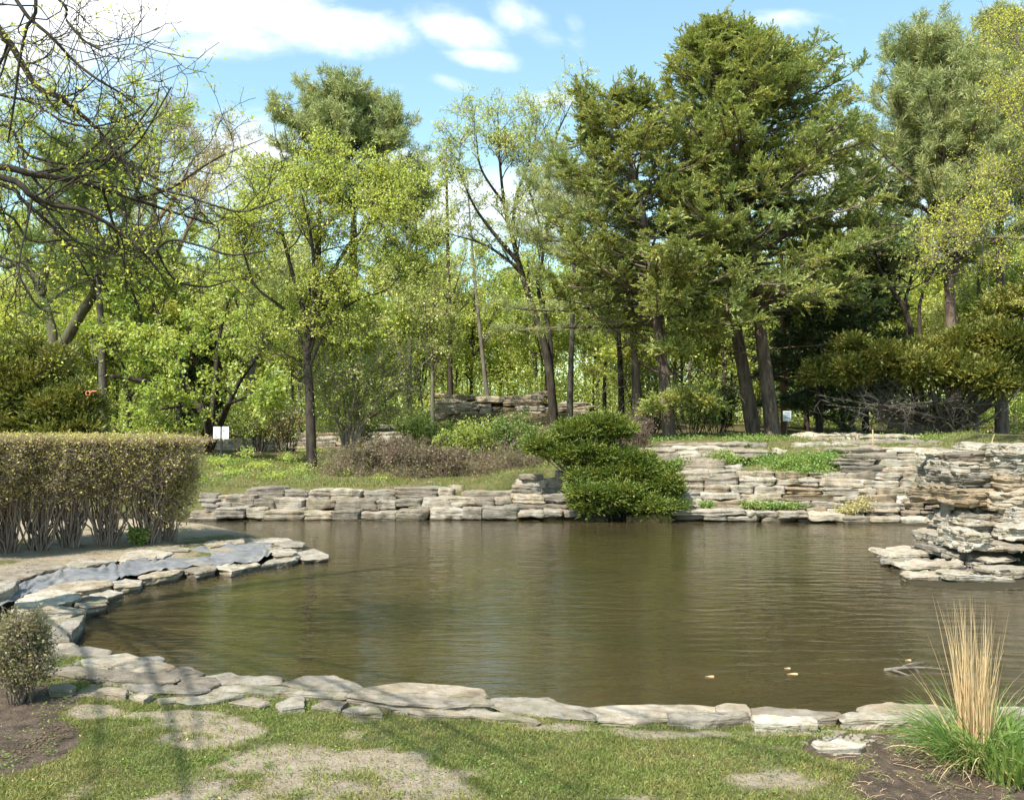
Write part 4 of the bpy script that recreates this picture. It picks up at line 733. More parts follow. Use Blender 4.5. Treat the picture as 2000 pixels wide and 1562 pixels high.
# budding tree far left, tan haze of twigs
b = at(300, 44)
mains = [([b - [0, 0, .3], D(300, 600, 44), D(300, 420, 44), D(320, 220, 44)], .28, .02)] + [([D(300, 640 - k * 40, 44), D(300 + s * 50, 480 - k * 30, 44 + z), D(300 + s * (90 + k * 6), 330 - k * 12, 44 + z * 1.5)], .12, .015) for k, (s, z) in enumerate([(-1.9, 1), (1.3, -1), (-1, -2), (.8, 2), (-2.6, .4), (1.8, .8)])]
wd, lf = decid(206, mains, dens=(1.9, 5, 4.5, 4.2), L=((1.6, 2.8), (.8, 1.6), (.4, .9), (.2, .5)), t0=.4, nleaf=3.6, size=(.06, .10), up=(.09, .07, .04, .02), thin=.008)
tree_obj('budding_tree', 'tan budding tree rising against the cloud at the upper left', 'tree', b, wd, lf, BK['twig'], LM['bud'])
# dark-limbed tree on the right terrace
b = at(1790, 31)
mains = [([b - [0, 0, .3], D(1782, 700, 31), D(1778, 640, 31), D(1765, 600, 31), D(1735, 555, 31), D(1712, 510, 31), D(1700, 440, 31), D(1690, 380, 31)], .11, .015), ([D(1712, 510, 31), D(1680, 480, 31), D(1640, 462, 30.8), D(1600, 455, 30.6)], .06, .012), ([b + [.1, 0, 0], D(1770, 620, 31.2), D(1775, 560, 31.3), D(1795, 490, 31.4), D(1800, 400, 31.4)], .08, .012),
         ([b + [.2, 0, 0], D(1796, 640, 31), D(1800, 580, 31), D(1830, 500, 31), D(1850, 460, 31)], .08, .012)]
wd, lf = decid(207, mains, dens=(1.6, 4.5, 4, 3.5), L=((1.0, 2.2), (.5, 1.2), (.3, .7), (.15, .35)), t0=.45, nleaf=1.6, size=(.05, .08), up=(.02, .03, .02, .02))
tree_obj('leafy_tree', 'dark-limbed sparse tree between the firs and the forked pine', 'tree', b, wd, lf, BK['dark'], LM['fresh'])
# bright tree overhanging from the right edge
b = at(2230, 24)
mains = [([b - [0, 0, .3], D(2230, 600, 24), D(2220, 300, 24), D(2200, 60, 24)], .22, .03), ([D(2228, 560, 24), D(2120, 500, 23.5), D(2020, 470, 23), D(1930, 465, 22.6), D(1860, 490, 22.3)], .075, .01), ([D(2225, 420, 24), D(2100, 330, 23.6), D(2010, 260, 23.4), D(1960, 180, 23.2)], .07, .01), ([D(2222, 330, 24), D(2110, 200, 24), D(2020, 130, 24), D(1980, 70, 24)], .07, .01), ([D(2226, 480, 24), D(2120, 420, 24.6), D(2020, 380, 25), D(1950, 330, 25)], .06, .01), ([D(2225, 400, 24), D(2340, 250, 24), D(2450, 150, 24)], .07, .01), ([D(2225, 620, 24), D(2100, 560, 24.6), D(1990, 540, 24.6)], .05, .01)]
wd, lf = decid(208, mains, dens=(2.6, 5, 4.4, 4.2), L=((.8, 1.8), (.5, 1.1), (.3, .6), (.12, .3)), t0=.3, nleaf=5.5, size=(.032, .058), up=(.03, .03, .02, .02))
tree_obj('leafy_tree', 'bright yellow-green tree reaching in from the right edge', 'tree', b, wd, lf, BK['pale'], LM['yellow'])

# near tree on the left: only its boughs reach into the picture
tb = np.array([-7.4, 7.6, gz1(-7.4, 7.6)])
lim = [[(-300, 330, 8.2), (-20, 325, 8.0), (60, 340, 8.0), (140, 352, 8.1), (200, 368, 8.2), (260, 388, 8.3), (330, 412, 8.4), (420, 440, 8.6)], [(-300, 300, 7.8), (0, 345, 7.6), (60, 382, 7.6), (110, 402, 7.7), (165, 412, 7.7), (230, 450, 7.8), (290, 505, 7.9), (330, 560, 8.0)],
       [(-200, -250, 8.8), (-10, 45, 8.6), (22, 88, 8.6), (45, 128, 8.6), (75, 172, 8.6), (110, 188, 8.5), (160, 225, 8.5), (205, 270, 8.5), (245, 330, 8.4), (285, 400, 8.4)], [(-160, -260, 7.6), (30, 0, 7.6), (62, 40, 7.6), (100, 72, 7.6), (145, 120, 7.7), (190, 155, 7.7), (240, 185, 7.8), (280, 215, 7.8)],
       [(-100, -260, 8), (62, -20, 8), (50, 60, 8), (38, 120, 8), (28, 200, 8), (15, 280, 8.1)], [(-300, 280, 8.6), (0, 360, 8.6), (40, 388, 8.6), (80, 422, 8.6), (110, 450, 8.7), (150, 500, 8.7), (175, 545, 8.8)],
       [(200, 268, 8.5), (235, 300, 8.3), (255, 335, 8.2), (300, 365, 8.0), (370, 385, 7.9), (430, 405, 7.8), (480, 413, 7.8), (550, 388, 7.8)], [(290, 505, 7.9), (330, 470, 7.8), (390, 480, 7.7), (450, 498, 7.6), (520, 490, 7.6)], [(-300, 420, 9), (0, 500, 9), (40, 545, 9), (75, 600, 9), (120, 612, 9)],
       [(200, 368, 8.2), (225, 450, 8.4), (245, 520, 8.6), (280, 560, 8.7)], [(-150, -200, 7), (105, -10, 7), (130, 40, 7), (165, 80, 7), (200, 100, 7)], [(140, 352, 8.1), (190, 330, 8), (240, 280, 7.9), (300, 200, 7.8)], [(260, 388, 8.3), (330, 370, 8.4), (390, 330, 8.5), (440, 300, 8.6)],
       [(300, 478, 8.0), (340, 545, 8.2), (400, 560, 8.4), (450, 548, 8.5)], [(-300, 100, 8.4), (-20, 180, 8.2), (60, 200, 8.1), (130, 240, 8), (200, 245, 7.9), (280, 215, 7.8)], [(-300, 500, 8.2), (-20, 250, 8.3), (50, 300, 8.3), (120, 320, 8.3), (180, 315, 8.3), (260, 290, 8.2), (335, 170, 8.1)], [(-300, 600, 8.2), (-20, 420, 8.3), (60, 470, 8.4), (140, 470, 8.4), (230, 500, 8.4)]]
rL = [.04, .034, .042, .02, .022, .026, .014, .013, .02, .014, .014, .013, .013, .011, .016, .018, .015]
tr_top = tb + [0.3, .2, 8]
nt = thing('near_tree', 'near tree whose dark crooked boughs reach in over the left side of the picture', 'tree', tb)
rg = np.random.default_rng(77); V, Fq = tubes(*arr([([tb - [0, 0, .3], tb + [0, 0, 2.5], tb + [.15, .1, 5], tr_top, tr_top + [.8, .4, 2.5]], .27, .06)]), 12); mesh('trunk', V - tb, Fq, BK['dark'], nt, smooth=True)
LF = []; TW = []
paths = []
for k, (l_, r_) in enumerate(zip(lim, rL)):
    pts = [D(*q) for q in l_]
    if l_[0][0] < 0:
        s = tb + [.1, .05, min(pts[0][2] - .3, 7.5) * .92 + .0]; pts = [s] + pts; r2 = r_ * 1.05
    else: r2 = r_
    paths.append((pts, r2, .006))
# boughs over the lawn behind the camera's left shoulder: they throw the shade on the grass
for e in [(-4.0, 2.6, 5.2), (-1.8, 2.0, 5.0), (-5.5, 1.5, 5.0), (-3.0, 2.4, 5.8), (-2.4, .9, 6.0), (-.6, 1.2, 6.2), (-3.4, .2, 5.4), (-4.6, .4, 6.4)]:
    e = np.array(e); s = tb + [.2, 0, 4.6 + rg.random()]; paths.append(([s, s + (e - s) * .4 + [0, 0, .5], s + (e - s) * .75 + [0, 0, .4], e], .03, .006))
for p_, a_, b2_ in paths:
    m = arr([(p_, a_ * .85, b2_)], 26); ln = float(np.linalg.norm(np.diff(m[0], axis=1), axis=2).sum())
    l1 = kids(rg, m, ln * 2.2, (.25, 1), (35, 75), (.4, 1.3), 9, .035, .17, .3, .45, .0045); l2 = kids(rg, l1, 3.2, (.15, 1), (30, 70), (.2, .8), 7, .05, .2, .3, .55, .0035); l3 = kids(rg, l2, 1.4, (.2, 1), (30, 70), (.1, .35), 5, .05, .2, .3, .6, .003)
    vv, ff = join([tubes(*m, 8), tubes(*l1, 5), tubes(*l2, 4), tubes(*l3, 3)]); mesh('limb', vv - tb, ff, BK['dark'], nt, smooth=True)
    for br, nn in ((l3, .9), (l2, .45)):
        P_, r_2 = br; sel = rg.random(len(P_)) < nn * .5; e = P_[sel, -1]; m_ = len(e)
        if m_:
            LF.append(leaves(rg, (P_[sel][:, -2:], r_2[sel][:, -2:]), 13, (.018, .042), .09, .42))
vv, ff = join(LF); mesh('crown', vv - tb, ff, LM['yellow'], nt)

# --- yews and junipers
def bush(name, label, cat, base, cl, lm, bark, seed, r=.05, nb=3, sag=0., group=None, **kw):
    wd = radial_wood(seed + 1, base, cl, r, nb, sag); return tree_obj(name, label, cat, base, wd, pads(seed, cl, **kw), bark, lm, group)
cl = [pc(1150, 830, 22.6, 62, .5, 20, 1.3), pc(1105, 850, 22.5, 60, .5, 17, 1.2), pc(1060, 872, 22.5, 40, .4, 14, .7), pc(1195, 845, 22.6, 34, .5, 18, .8), pc(1130, 885, 22.4, 60, .5, 20, 1.2), pc(1180, 880, 22.4, 50, .5, 20, 1.2), pc(1090, 882, 22.5, 40, .4, 12, .6), pc(1215, 905, 22.2, 60, .5, 24, 1.3), pc(1270, 920, 22.1, 48, .5, 22, 1.1), pc(1160, 930, 22.0, 44, .5, 24, 1.1),
      pc(1220, 945, 21.8, 70, .6, 26, 1.6), pc(1285, 960, 21.7, 40, .5, 28, 1.2), pc(1150, 965, 21.6, 34, .45, 22, .9), pc(1200, 975, 21.5, 60, .5, 22, 1.5), pc(1265, 985, 21.5, 60, .5, 18, 1.2), pc(1155, 990, 21.5, 32, .4, 11, .6), pc(1305, 945, 21.9, 22, .4, 26, .6), pc(1180, 910, 22.4, 60, .6, 30, 1.2)]
jb = np.array([D(1205, 1000, 22.0)[0], 22.0, .1]); bush('juniper', 'dense tiered green juniper leaning over the far shore', 'shrub', jb, sub(cl, 6, 2), LM['juniper'], BK['dark'], 301, .03, 1, per=950, n=11, L=.24, ll=.075, lw=.024, upb=.22, zf=.25, inner=.25, fan=.25)
# yew at far right with bare grey boughs below
cl = [pc(1640, 720, 29.5, 55, 1, 32), pc(1660, 690, 29.6, 40, .8, 30, .7), pc(1710, 715, 29.2, 55, 1, 36), pc(1770, 725, 29, 60, 1.1, 38, 1.1), pc(1830, 700, 29, 60, 1.1, 42, 1.2), pc(1890, 690, 29, 60, 1.1, 46, 1.3), pc(1950, 690, 28.6, 60, 1.1, 55, 1.4), pc(2010, 680, 28.4, 60, 1.1, 60, 1.4), pc(1620, 735, 29.6, 46, .8, 22, .7), pc(1860, 740, 28.6, 70, 1, 28, 1), pc(1930, 740, 28.4, 60, 1, 28, 1), pc(2000, 745, 28.2, 60, 1, 26, .8), pc(1990, 600, 29.4, 60, 1, 50, 1.1), pc(1750, 700, 30, 60, 1, 30, .8), pc(2080, 640, 28.4, 60, 1, 90, 1)]
yb_ = at(1850, 29.2); wd = radial_wood(311, yb_, cl, .09, 3, .1); rg = np.random.default_rng(9)
bb = arr([([yb_ + [rg.uniform(-.6, .6), 0, -.1], D(rg.uniform(1680, 1900), rg.uniform(790, 830), 28.8), D(x, rg.uniform(755, 800), 28.2 + rg.uniform(-.5, .5))], .05, .012) for x in list(rg.uniform(1590, 1990, 18))], 14); b2_ = kids(rg, bb, 7, (.25, 1), (30, 65), (.4, 1.3), 7, -.02, .2, .3, .5, .008); b3_ = kids(rg, b2_, 4, (.2, 1), (30, 65), (.2, .6), 5, -.02, .2, .3, .6, .006); wd += [tubes(*bb, 6), tubes(*b2_, 4), tubes(*b3_, 3)]
tree_obj('yew_tree', 'wide golden-green yew with bare twisted boughs beneath at the right', 'tree', yb_, wd, pads(312, sub(cl, 6, 3, .48, .4), per=900, n=9, L=.28, ll=.12, lw=.045, upb=.45, zf=.8, inner=.3), BK['grey'], LM['yew'])
cl = [pc(30, 740, 24, 70, .9, 50, 1.4), pc(100, 730, 24, 50, .9, 50, 1.2), pc(60, 800, 23.6, 80, .9, 50, 1.5), pc(140, 790, 23.8, 50, .9, 50, 1.2), pc(-40, 790, 24, 80, 1, 70, 1.3), pc(10, 840, 23.5, 80, .8, 40, 1.2), pc(110, 840, 23.5, 70, .8, 36, 1.2), pc(165, 820, 23.9, 34, .7, 40, .8), pc(55, 710, 24, 24, .5, 40, .6), pc(20, 705, 24.2, 20, .5, 30, .4), pc(-90, 730, 24, 60, .9, 60, 1)]
b = at(60, 24.3); bush('yew_bush', 'dark golden-green yew bush behind the left end of the hedge', 'shrub', b, sub(cl, 5, 4, .5, .5), LM['yew'], BK['dark'], 321, .04, 1, per=700, n=9, L=.26, ll=.11, lw=.04, upb=.5, zf=.8, inner=.35)
# dark spruces deep on the right
def spr(seed, px, d, top, Lm, label, r=.14, h0=.12):
    b = at(px, d); wd, lf = conifer(seed, [b - [0, 0, .3], D(px, (top + 840) / 2, d), D(px + 4, top, d)], r, h0, Lm, 70, lambda u: np.clip(1.05 - u, .05, 1) ** .8, n2=10, n3=4, elev=(-12, 25), droop=.03, up=(.02, .0), ll=.2, lw=.07, nsp=6)
    return tree_obj('spruce_tree', label, 'tree', b, wd, lf, BK['dark'], LM['spruce'])
spr(331, 1600, 35, 455, 2.6, 'dark spruce right behind the paired fir trunks', h0=.22); spr(332, 1690, 37, 440, 2.6, 'dark spruce filling the gap behind the dark-limbed tree'); spr(333, 400, 46, 650, 1.1, 'small blue-dark spruce above the white sign'); spr(334, 1575, 42, 520, 2.4, 'shadowed spruce between the other two dark spruces')
# red-barked trunk behind
b = at(1531, 36); wd, lf = conifer(340, [b - [0, 0, .3], D(1530, 650, 36), D(1526, 480, 36), D(1520, 330, 36)], .13, .5, 2, 26, lambda u: np.clip(1.1 - u, .2, 1), n2=7, n3=4, kind='pine', lw=.02, tuftn=18, tl=.22, dead=10)
tree_obj('pine_tree', 'thin pine with a reddish trunk just right of the paired fir trunks', 'tree', b, wd, lf, BK['red'], LM['dark'])

# --- woodland trees: four kinds, copied
def variant(seed, h, r, lm, bark, nleaf, size, spread=1., dens=(1.2, 5, 4.5, 4), name='woodland_tree'):
    rng = np.random.default_rng(seed); b = np.zeros(3); lean = rng.uniform(-.5, .5, 2)
    top = np.array([lean[0], lean[1], h]); mains = [([b - [0, 0, .4], b + [0, 0, h * .3], top * [.6, .6, .65], top], r, .015)]
    for k in range(7):
        a = k * 2.4 + rng.uniform(-.4, .4); z0 = h * rng.uniform(.22, .5); ro = h * rng.uniform(.16, .27) * spread; mains.append(([top * (z0 / h), top * (z0 / h) + [math.sin(a) * ro * .5, math.cos(a) * ro * .5, h * .14], top * (z0 / h) + [math.sin(a) * ro, math.cos(a) * ro, h * rng.uniform(.26, .45)]], r * .45, .012))
    wd, lf = decid(seed, mains, dens=dens, L=((h * .12, h * .26), (h * .07, h * .14), (.35, .9), (.2, .5)), t0=.3, nleaf=nleaf, size=size, thin=.008, S=6, off=.12)
    return wd, lf, lm, bark, name
VAR = [variant(401, 9.5, .13, LM['lime'], BK['dark'], 4.6, (.11, .18)), variant(402, 11, .16, LM['fresh'], BK['grey'], 4.6, (.11, .18), .9), variant(403, 8, .10, LM['fresh'], BK['dark'], 4.6, (.11, .18), 1.2), variant(404, 12, .15, LM['pale'], BK['pale'], 3.4, (.10, .16), .85), variant(405, 6, .07, LM['lime'], BK['twig'], 5.4, (.11, .18), 1.3)]
AREA = [(-1e9, 330, 'behind the hedge and the left yew'), (330, 620, 'behind the white sign'), (620, 860, 'behind the slender-trunked tree'), (860, 1180, 'behind the high stone ledge'), (1180, 1560, 'behind the big fir trunks'), (1560, 1e9, 'behind the right yew')]
KN = ['yellow-green leafy tree', 'grey-trunked fresh green tree', 'low spreading green tree', 'pale thin-leaved tree', 'small bushy yellow-green tree']
rg = np.random.default_rng(55); proto = {}
for row, (d0, stp, sc0) in enumerate([(43, 118, .92), (50, 120, 1.0), (58, 115, 1.1), (67, 118, 1.2), (77, 120, 1.35)]):
    px = -220 + row * 37
    while px < 2250:
        x = px + rg.uniform(-25, 25); d = d0 + rg.uniform(-2.5, 2.5); k = int(rg.choice(5, p=[.27, .25, .2, .12, .16])); s = sc0 * rg.uniform(.8, 1.1)
        if 860 < x < 1180 and d < 48: px += stp; continue
        if x > 1230: s *= .9
        if 560 < x < 1240: s *= .86
        loc = at(x, d); loc[2] -= .1; ar = next(a for lo2, hi2, a in AREA if lo2 <= x < hi2)
        dist = 'nearer' if row < 2 else 'farther' if row < 4 else 'farthest'
        lb = f'{KN[k]} of the {dist} woodland {ar}'; gp = f'{KN[k]}s of the {dist} woodland {ar}'
        if k not in proto:
            wd, lf, lm_, bk_, nm_ = VAR[k]; proto[k] = tree_obj(nm_, lb, 'tree', (0, 0, 0), wd, lf, bk_, lm_, gp); o = proto[k]; o.location = loc; o.rotation_euler = (0, 0, rg.uniform(0, 6.28)); o.scale = (s, s, s)
        else: dup(proto[k], loc, rg.uniform(0, 6.28), (s, s, s * rg.uniform(.9, 1.1)), lb, gp)
        px += stp * rg.uniform(.75, 1.2)
# slim trunks standing among them
for k, (px, d, top, r, lean, lb) in enumerate([(1240, 40, 480, .12, -10, 'thin pale trunk between the left fir and the pine'), (1180, 42, 560, .10, 4, 'slim dark trunk left of the pine'), (1112, 43, 500, .16, 10, 'grey trunk right behind the airy tree'), (1415, 44, 520, .13, 0, 'dark trunk seen between the firs'), (955, 46, 520, .13, -30, 'trunk growing on top of the high stone ledge'), (880, 47, 450, .17, -6, 'stout dark trunk at the left of the high stone ledge'),
        (800, 45, 500, .16, 0, 'dark trunk left of the high stone ledge'), (1215, 36, 600, .14, -8, 'dark forked trunk behind the juniper'), (1905, 41, 560, .12, 6, 'slim trunk between the two right pines'), (255, 48, 560, .10, -4, 'slim trunk behind the grey-trunked pine'), (570, 47, 480, .09, 2, 'pale slim trunk left of the slender-trunked tree'), (1645, 40, 560, .09, 8, 'thin trunk among the dark spruces'), (142, 45, 420, .11, 2, 'dark straight trunk left of the leaning trunk')]):
    b = at(px, d); mains = [([b - [0, 0, .3], D(px + lean * .3, (2 * 830 + top) / 3, d), D(px + lean, top, d), D(px + lean * 1.4, top - 160, d)], r, .02)]
    wd, lf = decid(500 + k, mains, dens=(1.3, 4, 3.5, 3.5), L=((1.2, 2.6), (.6, 1.4), (.3, .8), (.2, .4)), t0=.42, nleaf=2.5, size=(.07, .11), up=(.05, .04, .02, .02), thin=.008)
    tree_obj('slim_tree', lb, 'tree', b, wd, lf, BK[['pale', 'dark', 'grey', 'dark'][k % 4]], LM[['lime', 'fresh'][k % 2]])
# undergrowth of the wood: uncountable
rg = np.random.default_rng(71); P_ = []
for k in range(900):
    d = rg.uniform(36, 85); px = rg.uniform(-200, 2200)
    if px > 1230 and d < 42: d += 8
    if (780 < px < 1200 and d < 48) or (330 < px < 900 and d < 41): d += 12
    x = (px - 1000) / F * d; P_.append((x, d))
P_ = np.array(P_); zz = gz(P_[:, 0], P_[:, 1]); cen = np.stack([P_[:, 0], P_[:, 1], zz + rg.uniform(.3, 2.2, 900)], 1)
nn_ = 190; c_ = np.repeat(cen, nn_, 0); sc_ = np.repeat(rg.uniform(.6, 1.5, 900), nn_)[:, None]; m_ = len(c_)
p_ = c_ + rg.normal(size=(m_, 3)) * [.75, .7, .55] * sc_; a_ = nrm(rg.normal(size=(m_, 3))) * rg.uniform(.09, .16, m_)[:, None]; V, Fq = quads(p_, a_, nrm(np.cross(a_, rg.normal(size=(m_, 3)))) * .035)
tag(mesh('undergrowth', V, Fq, LM['fresh']), 'green undergrowth covering the woodland floor', 'undergrowth', kind='stuff')
# far wood, one mass
nc = 1500; d = rg.uniform(88, 125, nc); px = rg.uniform(-500, 2500, nc); x = (px - 1000) / F * d; z = 3 + rg.uniform(0, 1, nc) ** .8 * (9 + 5 * vn(np.stack([x * .08, d * 0, d * 0], 1), 3)); nn_ = 110
c_ = np.repeat(np.stack([x, d, z], 1), nn_, 0); m_ = len(c_); p_ = c_ + rg.normal(size=(m_, 3)) * [1.5, 1.3, 1.2]; a_ = nrm(rg.normal(size=(m_, 3))) * rg.uniform(.2, .38, m_)[:, None]; V, Fq = quads(p_, a_, nrm(np.cross(a_, rg.normal(size=(m_, 3)))) * .09)
tk = np.stack([rg.uniform(-70, 70, 170), rg.uniform(86, 120, 170), np.full(170, 2.)], 1); tp = np.stack([tk, tk + np.stack([rg.uniform(-1, 1, 170), np.zeros(170), rg.uniform(5, 7, 170)], 1), tk + np.stack([rg.uniform(-1.5, 1.5, 170), np.zeros(170), rg.uniform(11, 15, 170)], 1)], 1)
V2, F2 = tubes(tp, np.full((170, 3), .13) * [1, .8, .4], 5); VV, FF = join([(V, Fq), (V2, F2)])
tag(mesh('woodland', VV, FF, [LM['lime'], BK['dark']], mi=np.concatenate([np.zeros(len(Fq)), np.ones(len(F2))])), 'distant green wood closing the view behind all the trees', 'woodland', kind='stuff')

def weeds(name, label, cl, seed, lm=LM['weed'], size=(.04, .08), per=260, kind='stuff'):
    rng = np.random.default_rng(seed); o_ = []
    for (px, py, d, rx, ry, rz) in cl:
        c = D(px, py, d); m = int(per * rx / 30); p = c + rng.normal(size=(m, 3)) * [rx / F * d * .55, ry * .5, rz / F * d * .5]; a = nrm(rng.normal(size=(m, 3)) + [0, 0, .5]) * rng.uniform(size[0], size[1], m)[:, None]; o_.append(quads(p, a, nrm(np.cross(a, rng.normal(size=(m, 3)))) * size[0] * .35))
    V, Fq = join(o_); b = V.mean(0); o = mesh(name, V - b, Fq, lm); o.location = b; return tag(o, label, 'weeds', kind=kind)
# --- brush on the far bank
def shrub(name, label, base, h, rad_, seed, lm, bark, nst=14, nl=3., size=(.04, .07), up=.05, group=None, twr=.005, clip=None, d2=5, d3=4, bs=.3, sr=.011, wg=.18, ts=.22):
    rng = np.random.default_rng(seed); b = np.asarray(base, float); ps = []
    for k in range(nst):
        a = rng.random() * 6.28; rr = rad_ * rng.random() ** .6; e = b + [math.sin(a) * rr, math.cos(a) * rr * .8, h * rng.uniform(.7, 1)]; s = b + [math.sin(a) * rr * bs, math.cos(a) * rr * bs, -.05] + rng.normal(size=3) * [.02, .02, 0]
        ps.append(([s, s + (e - s) * .45 + [0, 0, h * .12] + rng.normal(size=3) * .07 * h, e], sr * h, .004))
    m = arr(ps, 12); m[0][:, 1:-1] += rng.normal(size=m[0][:, 1:-1].shape) * .012 * h; l2 = kids(rng, m, d2, (ts, 1), (20, 60), (h * .2, h * .42), 6, up, wg, .3, .5, twr); l3 = kids(rng, l2, d3, (.2, 1), (25, 65), (h * .1, h * .24), 4, up, wg * 1.1, .3, .6, twr * .8)
    for q in (m, l2, l3):
        if clip is not None: q[0][:, :, 2] = np.minimum(q[0][:, :, 2], clip + rng.normal(size=q[0].shape[:2]) * .03 + .06 * (rng.random(q[0].shape[:2]) > .97) + .03 * vn(q[0].reshape(-1, 3) * 2.3, 5).reshape(q[0].shape[:2]))
    lf = [leaves(rng, l3, nl, size, .05, .6), leaves(rng, l2, nl * .5, size, .05, .6)]
    return tree_obj(name, label, 'shrub', b, [tubes(*m, 5), tubes(*l2, 3), tubes(*l3, 3)], lf, bark, lm, group, crown='foliage', trunk='stems')
for k, (px, d, h, rd, lm_, nl, lb) in enumerate([(735, 25.5, .62, .7, 'brown', 1.2, 'dry brown thicket right of the slender bare trunk'), (800, 25, .68, .8, 'brown', 1., 'tangled reddish-brown brush in the middle of the far left bank'), (865, 24.8, .6, .6, 'brown', 1., 'brown brush at the end of the tangled thicket'), (770, 27, .85, .9, 'brown', 1.4, 'taller grey brush behind the brown thicket'),
        (905, 27, 1.05, .8, 'fresh', 3.2, 'green shrub left of the tiered juniper'), (960, 26.5, 1.1, .9, 'fresh', 3.4, 'broad green shrub between the brush and the juniper'), (1010, 26, 1.15, .7, 'weed', 3.0, 'bright green shrub touching the juniper on its left'), (850, 29, 1.15, .9, 'fresh', 2.4, 'green shrub behind the brown brush, below the ledge'), (815, 34, 1.3, .7, 'weed', 3.2, 'bright shrub at the left foot of the high ledge'),
        (700, 31, 1.2, .8, 'dark', 2.5, 'dark shrub behind the many-stemmed shrub'), (1240, 25.6, 1.1, .4, 'brown', .6, 'thin bare saplings right of the juniper'), (1350, 33, 1.5, 1.0, 'fresh', 3.0, 'green shrub between the left fir and the paired trunks'), (1400, 35, 1.6, 1.0, 'dark', 3.0, 'dark shrub low between the firs'), (1265, 36, 2.6, 1.2, 'weed', 3.0, 'bright green sapling left of the left fir trunk'), (500, 36, 1.7, 1.1, 'fresh', 3., 'green shrub right of the white sign'), (300, 30, 1.4, 1.0, 'fresh', 3., 'green shrub just above the right end of the hedge'), (560, 35, 1.5, 1.1, 'bud', 2.6, 'tan-green shrub left of the slender bare trunk')]):
    b = at(px, d); shrub('shrub', lb, b, h, rd, 600 + k, LM[lm_], BK['thicket'] if lm_ == 'brown' else BK['dark'], 30 if lm_ == 'brown' else 22, nl, (.04, .075), .03 if lm_ != 'brown' else -.05, d2=9, d3=7, bs=.75 if lm_ == 'brown' else .3, sr=.006 if lm_ == 'brown' else .009, wg=.3 if lm_ == 'brown' else .2, twr=.004)
rg = np.random.default_rng(88); m_ = 1500; px = rg.uniform(640, 1040, m_); dd_ = rg.uniform(24.3, 29.5, m_); x_ = (px - 1000) / F * dd_; ok = fb2(x_, dd_, 1.1, 3, 77) > -.15; x_, dd_, px = x_[ok], dd_[ok], px[ok]; m_ = len(x_)
z_ = gz(x_, dd_); hh_ = .25 + .75 * np.clip(fb2(x_, dd_, .8, 2, 78) + .45, 0, 1); bs_ = np.stack([x_, dd_, z_], 1); par = (np.stack([bs_, bs_ + [0, 0, .02]], 1), np.full((m_, 2), .006))
L0 = kids(rg, par, 3, (0, 1), (15, 70), (.5, 1.0), 8, .0, .2, 0, .9, .0035, Lf=lambda b_, d_, t_: np.interp(b_[:, 0], x_[np.argsort(x_)], hh_[np.argsort(x_)])); L1 = kids(rg, L0, 5, (.2, 1), (30, 75), (.15, .45), 5, -.05, .28, .3, .6, .003)
V1, F1 = join([tubes(*L0, 3), tubes(*L1, 3)]); V2, F2 = join([leaves(rg, L1, 1.3, (.035, .06), .05, .6)]); VV, FF = join([(V1, F1), (V2, F2)])
tag(mesh('thicket', VV, FF, [BK['thicket'], LM['bank']], mi=np.concatenate([np.zeros(len(F1)), np.ones(len(F2))])), 'low tangled brush with reddish twigs covering the far bank', 'brush', kind='stuff')
weeds('weed_patch', 'scattered young green plants along the far left bank', [(x, 935 - (k * 37 % 60), 24.5 + (k * 37 % 60) / 16, 16 + k % 3 * 7, .4, 7 + k % 4 * 2) for k, x in enumerate(range(400, 1100, 27))], 9, LM['fresh'], per=420)
# --- hedge: a row of many-stemmed shrubs clipped flat
for k, (px, py, lb) in enumerate([(-75, 1072, 'hedge shrub cut by the left picture edge'), (12, 1062, 'hedge shrub at the left, second in the clipped row'), (75, 1057, 'dense hedge shrub in the left half of the clipped row'), (138, 1051, 'hedge shrub in the middle of the clipped row'), (207, 1047, 'hedge shrub with a clear vase of stems, next to the last'), (292, 1043, 'last hedge shrub at the right end, open stems below'), (332, 1040, 'low twiggy shrub bulging from the right end of the hedge')]):
    b = G(px, py, .3); b[2] = gz1(b[0], b[1]); top = 2.0 - 24 * b[1] / F; h = top - b[2] + .1
    if k == 6: shrub('hedge_shrub', lb, b, 1.22, .36, 700 + k, LM['hedge'], BK['hedge'], 38, 3.0, (.025, .045), .05, 'clipped hedge on the spit', .0028, top - .1, 15, 8, .3, .0065, .18, .35)
    else: shrub('hedge_shrub', lb, b, h * 1.12, .62, 700 + k, LM['hedge'], BK['hedge'], 60, 3.2, (.022, .042), .06, 'clipped hedge on the spit', .0028, top, 19, 9, .2, .0065, .18, .4)
b = G(40, 1352, .26); b[2] = gz1(b[0], b[1]); shrub('small_shrub', 'small grey-green shrub on the bare soil at the lower left', b, .54, .17, 760, leafmat('leaf_greygreen', (.12, .125, .05), (.09, .095, .045), (.14, .12, .06), .3), BK['twig'], 40, 4, (.012, .026), .06, None, .0018, None, 10, 6)
b = G(292, 1047, .24) + [0, -.5, 0]; b[2] = gz1(b[0], b[1]); shrub('weed_plant', 'small bright green plant at the foot of the last hedge shrub', b, .22, .14, 761, LM['weed'], BK['olive'], 14, 5, (.03, .06), .05, None, .002)

